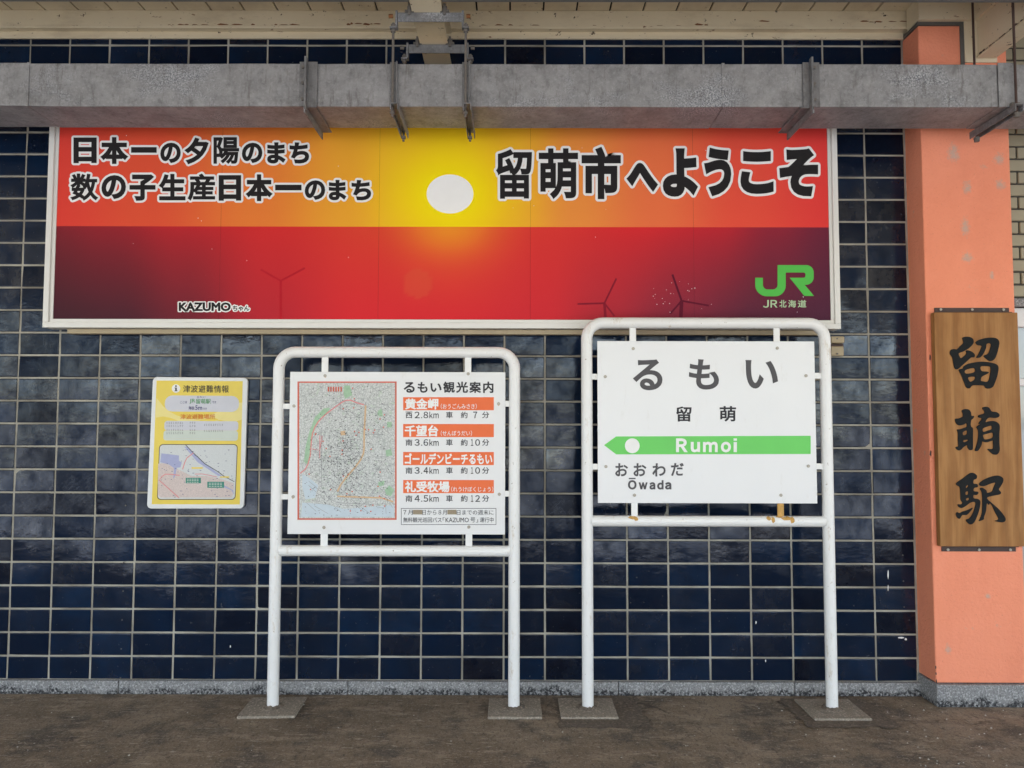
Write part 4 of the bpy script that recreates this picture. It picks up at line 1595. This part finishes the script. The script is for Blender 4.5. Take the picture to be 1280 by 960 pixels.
for k_ in range(2):
    line_px(b, [q4(0.05 + 0.9 * i / 14, 0.20 + 0.03 * k_ + 0.13 * math.sin(math.pi * (i / 14) ** (0.75 + 0.2 * k_))) for i in range(15)], 0.9, Y1, 0.0004)
b.build('swoosh_line', M['yellow_pale'], ps)
b = MB()
poly_px(b, rrect(0.14, 0.14, 0.915, 0.262, 0.08, 0.05), Y1, 0.0005)
b.build('text_panel', M['lavender'], ps)
b = MB()
poly_px(b, rrect(0.145, 0.333, 0.915, 0.405, 0.03, 0.02), Y1, 0.0005)
b.build('text_panel', M['lavender'], ps)
b = MB()
poly_px(b, rrect(0.14, 0.4055, 0.915, 0.482, 0.03, 0.02), Y1, 0.0005)
b.build('text_panel', M['mint'], ps)
Y2 = Y1 - 0.0005
b = MB()
disc_px(b, 220, 485.6, 5.2, 5.2, Y1, 0.0004)
ic = b.build('info_symbol', M['white_ink'], ps)
b = MB()
disc_px(b, 220, 482.6, 1.2, 1.1, Y1 - 0.0004, 0.0004, 12)
rect_px(b, 219.0, 484.4, 221.0, 488.2, Y1 - 0.0004, 0.0004)
rect_px(b, 218.2, 484.4, 219.0, 485.2, Y1 - 0.0004, 0.0004)
rect_px(b, 218.0, 488.2, 222.0, 489.0, Y1 - 0.0004, 0.0004)
b.build('symbol_letter', M['soft_ink'], ic)
b = MB()
for i, ch in enumerate('津波避難情報'):
    letters(b, [(ch, 228.9 + i * 9.65, 481.4 + 0.05 * i, 237.8 + i * 9.65, 490.6 + 0.05 * i)], Y1, 0.008, res=3)
b.build('lettering', M['soft_ink'], ps)
b = MB()
letters(b, [('JR', 237, 498.6, 244.3, 504.6), ('留萌駅', 245, 498.4, 263.6, 504.8)], Y2, 0.008, res=3)
b.build('lettering', M['green_ink'], ps)
b = MB()
letters(b, [('るもい', 246, 495.2, 257, 497.2), ('ここは', 225.5, 501.2, 234, 504.3), ('です', 265.3, 501.4, 270.4, 504.3), ('海抜', 235.6, 507.6, 243.2, 512.3),
            ('5m', 244.2, 506.6, 252.8, 512.4, 0.01), ('です', 253.8, 509.6, 258.8, 512.3)], Y2, 0.002, res=2)
b.build('lettering', M['navy_ink'], ps)
b = MB()
letters(b, [('津波避難場所', 225.3, 517.6, 269, 524.0)], Y1, 0.012, res=3)
b.build('lettering', M['amber_ink'], ps)
b = MB()
for row_, yy in enumerate((527.5, 531.3, 536.3, 540.2)):
    for (xa, n) in ((208, 8), (237, 3)) + (((255, 9),) if row_ in (1, 2) else ()):
        for i in range(n):
            x = xa + i * 2.75
            y = yy + (-1.4 if xa == 255 and row_ == 1 else 0) + (1.2 if xa == 255 and row_ == 2 else 0)
            for q in range(3):
                w_ = random.uniform(0.9, 1.8)
                rect_px(b, x + random.uniform(0, 0.5), y + q * 0.95, x + w_, y + q * 0.95 + 0.4, Y2, 0.0003)
b.build('fine_print', M['grey_ink'], ps)
# map in the lower half


def nz(x, y):    # crop pixels (scale 11.13)
    return (195 + x / 11.13, 550 + y / 11.13)


def nr(x0_, y0_, x1_, y1_, r_, dx=0.0):
    pts = []
    for cx, cy, a0 in ((x1_ - r_, y1_ - r_, 0), (x0_ + r_, y1_ - r_, 90), (x0_ + r_, y0_ + r_, 180), (x1_ - r_, y0_ + r_, 270)):
        for i in range(6):
            a_ = rad(a0 + 90 * i / 5)
            x, y = cx + r_ * math.cos(a_), cy + r_ * math.sin(a_)
            pts.append(nz(x - 32 * (y - 60) / 770, y))
    return pts


b = MB()
poly_px(b, nr(46, 58, 1138, 832, 52), Y1, 0.0004)
mo2 = b.build('area_map', M['brown_steel'], ps)
b = MB()
poly_px(b, nr(56, 68, 1128, 822, 46), Y1 - 0.0004, 0.0003)
b.build('map_sheet', M['map_plain'], mo2)
YN = Y1 - 0.0007
b = MB()
poly_px(b, [nz(*p) for p in [(30, 330), (110, 320), (200, 350), (330, 420), (500, 500), (700, 500), (900, 540), (1080, 600), (1080, 740), (1050, 800), (60, 800), (26, 760)]], YN, 0.0002)
b.build('map_town', M['map_pink'], mo2)
b = MB()
poly_px(b, [nz(*p) for p in [(75, 185), (320, 215), (320, 290), (360, 310), (340, 380), (290, 385), (270, 500), (240, 540), (250, 390), (180, 340), (60, 310)]], YN, 0.0004)
poly_px(b, [nz(*p) for p in [(395, 95), (440, 90), (640, 300), (920, 500), (870, 500), (580, 310)]], YN, 0.0004)
poly_px(b, [nz(*p) for p in [(930, 620), (1075, 700), (1085, 760), (1050, 700), (930, 650)]], YN, 0.0004)
b.build('map_water', M['map_sea'], mo2)
b = MB()
line_px(b, [nz(*p) for p in [(410, 66), (520, 180), (680, 330), (860, 440), (940, 500), (1090, 580)]], 0.8, YN, 0.0006)
b.build('map_railway', M['soft_ink'], mo2)
b = MB()
line_px(b, [nz(*p) for p in [(520, 180), (430, 250), (400, 310), (370, 410)]], 1.1, YN, 0.0007)
line_px(b, [nz(*p) for p in [(330, 492), (220, 478), (130, 475), (80, 510), (45, 560), (180, 680), (320, 805)]], 1.1, YN, 0.0008)
line_px(b, [nz(*p) for p in [(540, 475), (640, 472), (740, 490), (850, 515)]], 0.9, YN, 0.0007)
b.build('map_road', M['map_road_red'], mo2)
b = MB()
poly_px(b, [nz(*p) for p in [(415, 525), (625, 525), (625, 602), (415, 602)]], YN, 0.0009)
poly_px(b, [nz(*p) for p in [(715, 580), (948, 580), (948, 665), (715, 665)]], YN, 0.0009)
bg_ = b.build('shelter_badge', M['teal'], mo2)
b = MB()
for (xa, xb_, ys) in ((430, 600, (540, 560, 583)), (735, 930, (596, 617, 640))):
    for i, y in enumerate(ys):
        for q in range(5):
            w_ = (xb_ - xa) / 5
            poly_px(b, [nz(xa + q * w_, y), nz(xa + (q + 0.72) * w_, y), nz(xa + (q + 0.72) * w_, y + 9), nz(xa + q * w_, y + 9)], YN - 0.0009, 0.0002)
b.build('badge_print', M['mint'], bg_)
b = MB()
for i in range(70):
    x, y = rnd.uniform(70, 1060), rnd.uniform(120, 800)
    w_ = rnd.uniform(8, 26)
    poly_px(b, [nz(x, y), nz(x + w_, y), nz(x + w_, y + 6), nz(x, y + 6)], YN, 0.0005)
b.build('map_marks', M['navy_ink'], mo2)
b = MB()
poly_px(b, [nz(*p) for p in [(495, 378), (650, 378), (650, 400), (495, 400)]], YN, 0.0009)
poly_px(b, [nz(*p) for p in [(890, 506), (1020, 506), (1020, 524), (890, 524)]], YN, 0.0009)
b.build('map_place_tag', M['yellow'], mo2)

# ================================================================== WOODEN NAME BOARD
WY = PY - 0.042
c4 = [at(1166.5, 391, WY), at(1270.0, 390, WY), at(1284, 683, WY), at(1176.8, 683.4, WY)]
wx0, wx1 = (c4[0][0] + c4[3][0]) / 2, (c4[1][0] + c4[2][0]) / 2
wz1, wz0 = (c4[0][2] + c4[1][2]) / 2, (c4[2][2] + c4[3][2]) / 2
wb = thing('wooden_name_board', 'brown wooden board with three large black brush characters on the salmon pillar', 'name board', ((wx0 + wx1) / 2, WY, wz0))
b = MB()
b.box(wx0, wx1, WY, PY - 0.006, wz0, wz1)
bo = b.build('board', M['wood'], wb, 0.003)
for (xa, xb_, ya, yb, zc) in ((1168.5, 1262, 384.6, 391, 1), (1177.5, 1270.5, 683, 689.6, 0)):
    a_, c_ = at(xa, ya, PY - 0.008), at(xb_, yb, PY - 0.008)
    b = MB()
    z0_, z1_ = (wz1 - 0.02, a_[2]) if zc else (c_[2], wz0 + 0.02)
    b.box(a_[0], c_[0], PY - 0.0055, PY - 0.0005, z0_, z1_)
    b.box(a_[0], c_[0], PY - 0.030, PY - 0.0056, (wz1 + 0.0005) if zc else wz0 - 0.0045, (wz1 + 0.0045) if zc else wz0 - 0.0005)
    so = b.build('fixing_strip', M['brown_steel'], wb, 0.001)
    for f_ in (0.08, 0.5, 0.92):
        s = MB()
        x_ = a_[0] + (c_[0] - a_[0]) * f_
        z_ = (a_[2] + c_[2]) / 2 + (0.004 if zc else -0.004)
        s.tube([(x_, PY - 0.0055, z_), (x_, PY - 0.010, z_)], 0.007, 10)
        s.build('screw', M['screw'], so)

RYU = [[(390, 150), (430, 132), (500, 135), (550, 165), (560, 215), (535, 260), (480, 310), (400, 355), (338, 380), (345, 420), (372, 452), (430, 410), (452, 375), (442, 345), (475, 335), (530, 355),
        (575, 395), (570, 440), (520, 445), (470, 490), (390, 560), (320, 618), (278, 605), (255, 520), (240, 440), (205, 390), (215, 335), (260, 315), (310, 320), (360, 270), (405, 225), (400, 190)],
       [(590, 215), (640, 180), (740, 152), (850, 145), (915, 165), (945, 215), (935, 290), (905, 400), (870, 470), (815, 497), (770, 480), (710, 420), (770, 390), (800, 340), (818, 240), (755, 240),
        (745, 300), (710, 380), (660, 440), (600, 445), (635, 390), (670, 310), (680, 270), (620, 255)],
       [(340, 625), (400, 605), (410, 578), (470, 540), (580, 515), (700, 505), (820, 520), (900, 545), (932, 590), (920, 690), (890, 790), (850, 880), (790, 910), (740, 900), (712, 865), (620, 860),
        (540, 865), (500, 905), (450, 890), (415, 810), (380, 720), (350, 660)],
       [(432, 635), (560, 602), (575, 660), (450, 685)], [(480, 742), (575, 732), (572, 775), (520, 806), (495, 795)],
       [(668, 578), (785, 576), (815, 600), (808, 690), (775, 800), (690, 798), (666, 785), (685, 730), (778, 680), (770, 655), (680, 645)]]
HOU = [[(385, 160), (430, 135), (490, 145), (520, 190), (528, 235), (565, 242), (555, 275), (525, 300), (515, 360), (522, 400), (550, 430), (550, 560), (550, 700), (540, 745), (500, 750), (470, 715),
        (465, 675), (410, 705), (370, 745), (330, 755), (290, 720), (302, 700), (330, 690), (325, 600), (325, 500), (310, 445), (350, 440), (410, 420), (455, 400), (450, 352), (400, 372), (340, 380),
        (295, 345), (285, 285), (340, 275), (395, 250), (400, 210)],
       [(397, 485), (455, 457), (455, 513), (407, 528)], [(407, 605), (470, 596), (468, 614), (415, 634)],
       [(690, 120), (740, 100), (790, 115), (830, 170), (900, 180), (945, 215), (935, 255), (880, 270), (800, 265), (760, 285), (740, 330), (790, 320), (860, 315), (920, 340), (950, 390), (945, 500),
        (945, 650), (950, 750), (920, 810), (870, 820), (820, 790), (768, 735), (848, 730), (850, 640), (845, 608), (760, 635), (705, 625), (688, 622), (675, 680), (630, 755), (590, 765), (580, 745),
        (610, 660), (630, 540), (625, 450), (600, 410), (630, 382), (655, 362), (632, 350), (665, 310), (680, 275), (632, 258), (640, 225), (710, 205), (720, 170)],
       [(697, 430), (770, 397), (828, 387), (828, 438), (770, 458), (707, 478)], [(702, 525), (760, 507), (843, 492), (843, 563), (770, 588), (722, 588), (706, 560)]]
EKI = [[(300, 285), (400, 215), (500, 140), (560, 135), (610, 175), (600, 220), (560, 240), (557, 292), (612, 300), (620, 345), (567, 360), (562, 405), (622, 415), (630, 440), (600, 465), (558, 465),
        (562, 512), (620, 522), (660, 560), (650, 660), (620, 760), (570, 870), (520, 905), (480, 890), (445, 835), (500, 810), (560, 710), (588, 582), (520, 575), (440, 630), (380, 660), (335, 640),
        (325, 605), (375, 602), (393, 580), (365, 530), (360, 430), (350, 345), (310, 320)],
       [(445, 335), (475, 312), (475, 340), (447, 360)], [(440, 420), (475, 412), (475, 455), (442, 460)], [(447, 520), (485, 507), (488, 535), (457, 548)],
       [(295, 750), (312, 720), (350, 735), (400, 710), (470, 690), (545, 655), (520, 700), (460, 760), (420, 765), (385, 770), (350, 820), (310, 795)],
       [(645, 295), (690, 250), (780, 205), (880, 175), (950, 178), (1000, 215), (1000, 270), (960, 340), (938, 380), (970, 425), (950, 455), (880, 470), (770, 497), (772, 530), (850, 600), (930, 670),
        (990, 740), (1035, 810), (1030, 855), (980, 875), (880, 855), (925, 835), (925, 800), (880, 720), (830, 612), (800, 590), (788, 612), (757, 592), (745, 700), (715, 790), (708, 830), (640, 855),
        (660, 810), (685, 730), (690, 600), (690, 500), (680, 420), (655, 370), (690, 355), (750, 395), (762, 430), (830, 415), (860, 350), (883, 280), (800, 300), (720, 330), (660, 325)]]
for loops, oy in ((RYU, 410), (HOU, 500), (EKI, 580)):
    filled([smooth_loop([(1170 + x / 12.0, oy + y / 12.0) for x, y in lp], 4) for lp in loops], WY, 0.004, 'brush_character', M['carved'], bo)

# ------------------------------------------------------------------ junction box
JY = -0.03
p0, p1 = at(1038, 419, JY), at(1055.5, 445, JY)
jb = thing('junction_box', 'small beige plastic box on the tiles behind the station sign', 'junction box', ((p0[0] + p1[0]) / 2, -0.006, p1[2]))
b = MB()
zm = (p0[2] + p1[2]) / 2
b.box(p0[0], p1[0], -0.040, -0.006, zm + 0.012, p0[2] - 0.006)
b.build('upper_cover', M['beige_plastic'], jb, 0.008, 3)
b = MB()
b.box(p0[0] + 0.002, p1[0] - 0.002, -0.030, -0.006, zm - 0.010, zm + 0.010)
b.build('middle_band', M['brown_steel'], jb, 0.003)
b = MB()
b.box(p0[0], p1[0] - 0.004, -0.036, -0.006, p1[2], zm - 0.004)
b.build('lower_cover', M['beige_plastic'], jb, 0.006, 3)
for z in (p0[2] - 0.02, p1[2] + 0.012):
    s = MB()
    x_ = (p0[0] + p1[0]) / 2 - 0.005
    s.tube([(x_, -0.036, z), (x_, -0.042, z)], 0.005, 8)
    s.build('screw', M['rod'], jb)

# ------------------------------------------------------------------ floor patches and grit
b = MB()
for (xa, ya, xb_, yb) in ((0.22, -0.05, 0.66, -0.47), (1.42, -0.07, 1.88, -0.46)):
    n = 48
    pts = []
    for i in range(n):
        t = i / n * 4
        s, f_ = int(t), t - int(t)
        cr = [(xa, ya), (xb_, ya), (xb_, yb), (xa, yb)]
        p, q = cr[s], cr[(s + 1) % 4]
        pts.append((p[0] + (q[0] - p[0]) * f_ + random.uniform(-.018, .018), p[1] + (q[1] - p[1]) * f_ + random.uniform(-.018, .018)))
    b.add([(x, y, 0.004) for x, y in pts][::-1], [tuple(range(n))])
fp = b.build('floor_patches', M['patch'])
fp['kind'] = 'structure'
b = MB()
for i in range(150):
    if i < 70:
        x, y = random.gauss(2.0, 0.35), random.uniform(-0.9, -0.08)
        if x > 2.15 and y > -0.22:
            continue
    else:
        x, y = random.uniform(-3, 2.8), random.uniform(-1.0, -0.05)
    s = random.uniform(0.0018, 0.0055)
    b.add([(x + s * random.uniform(.6, 1.3) * math.cos(a_), y + s * random.uniform(.6, 1.3) * math.sin(a_), 0.0005) for a_ in (0, 1.3, 2.5, 3.8, 5)] + [(x, y, s * 0.9)],
          [(0, 1, 5), (1, 2, 5), (2, 3, 5), (3, 4, 5), (4, 0, 5)])
gt = b.build('grit', plain('pale_grit', (0.50, 0.48, 0.43), 0.9, scale=60, var=0.3))
gt['kind'] = 'stuff'
gt['label'] = 'pale grit and paint flakes scattered on the platform paving'
gt['category'] = 'grit'
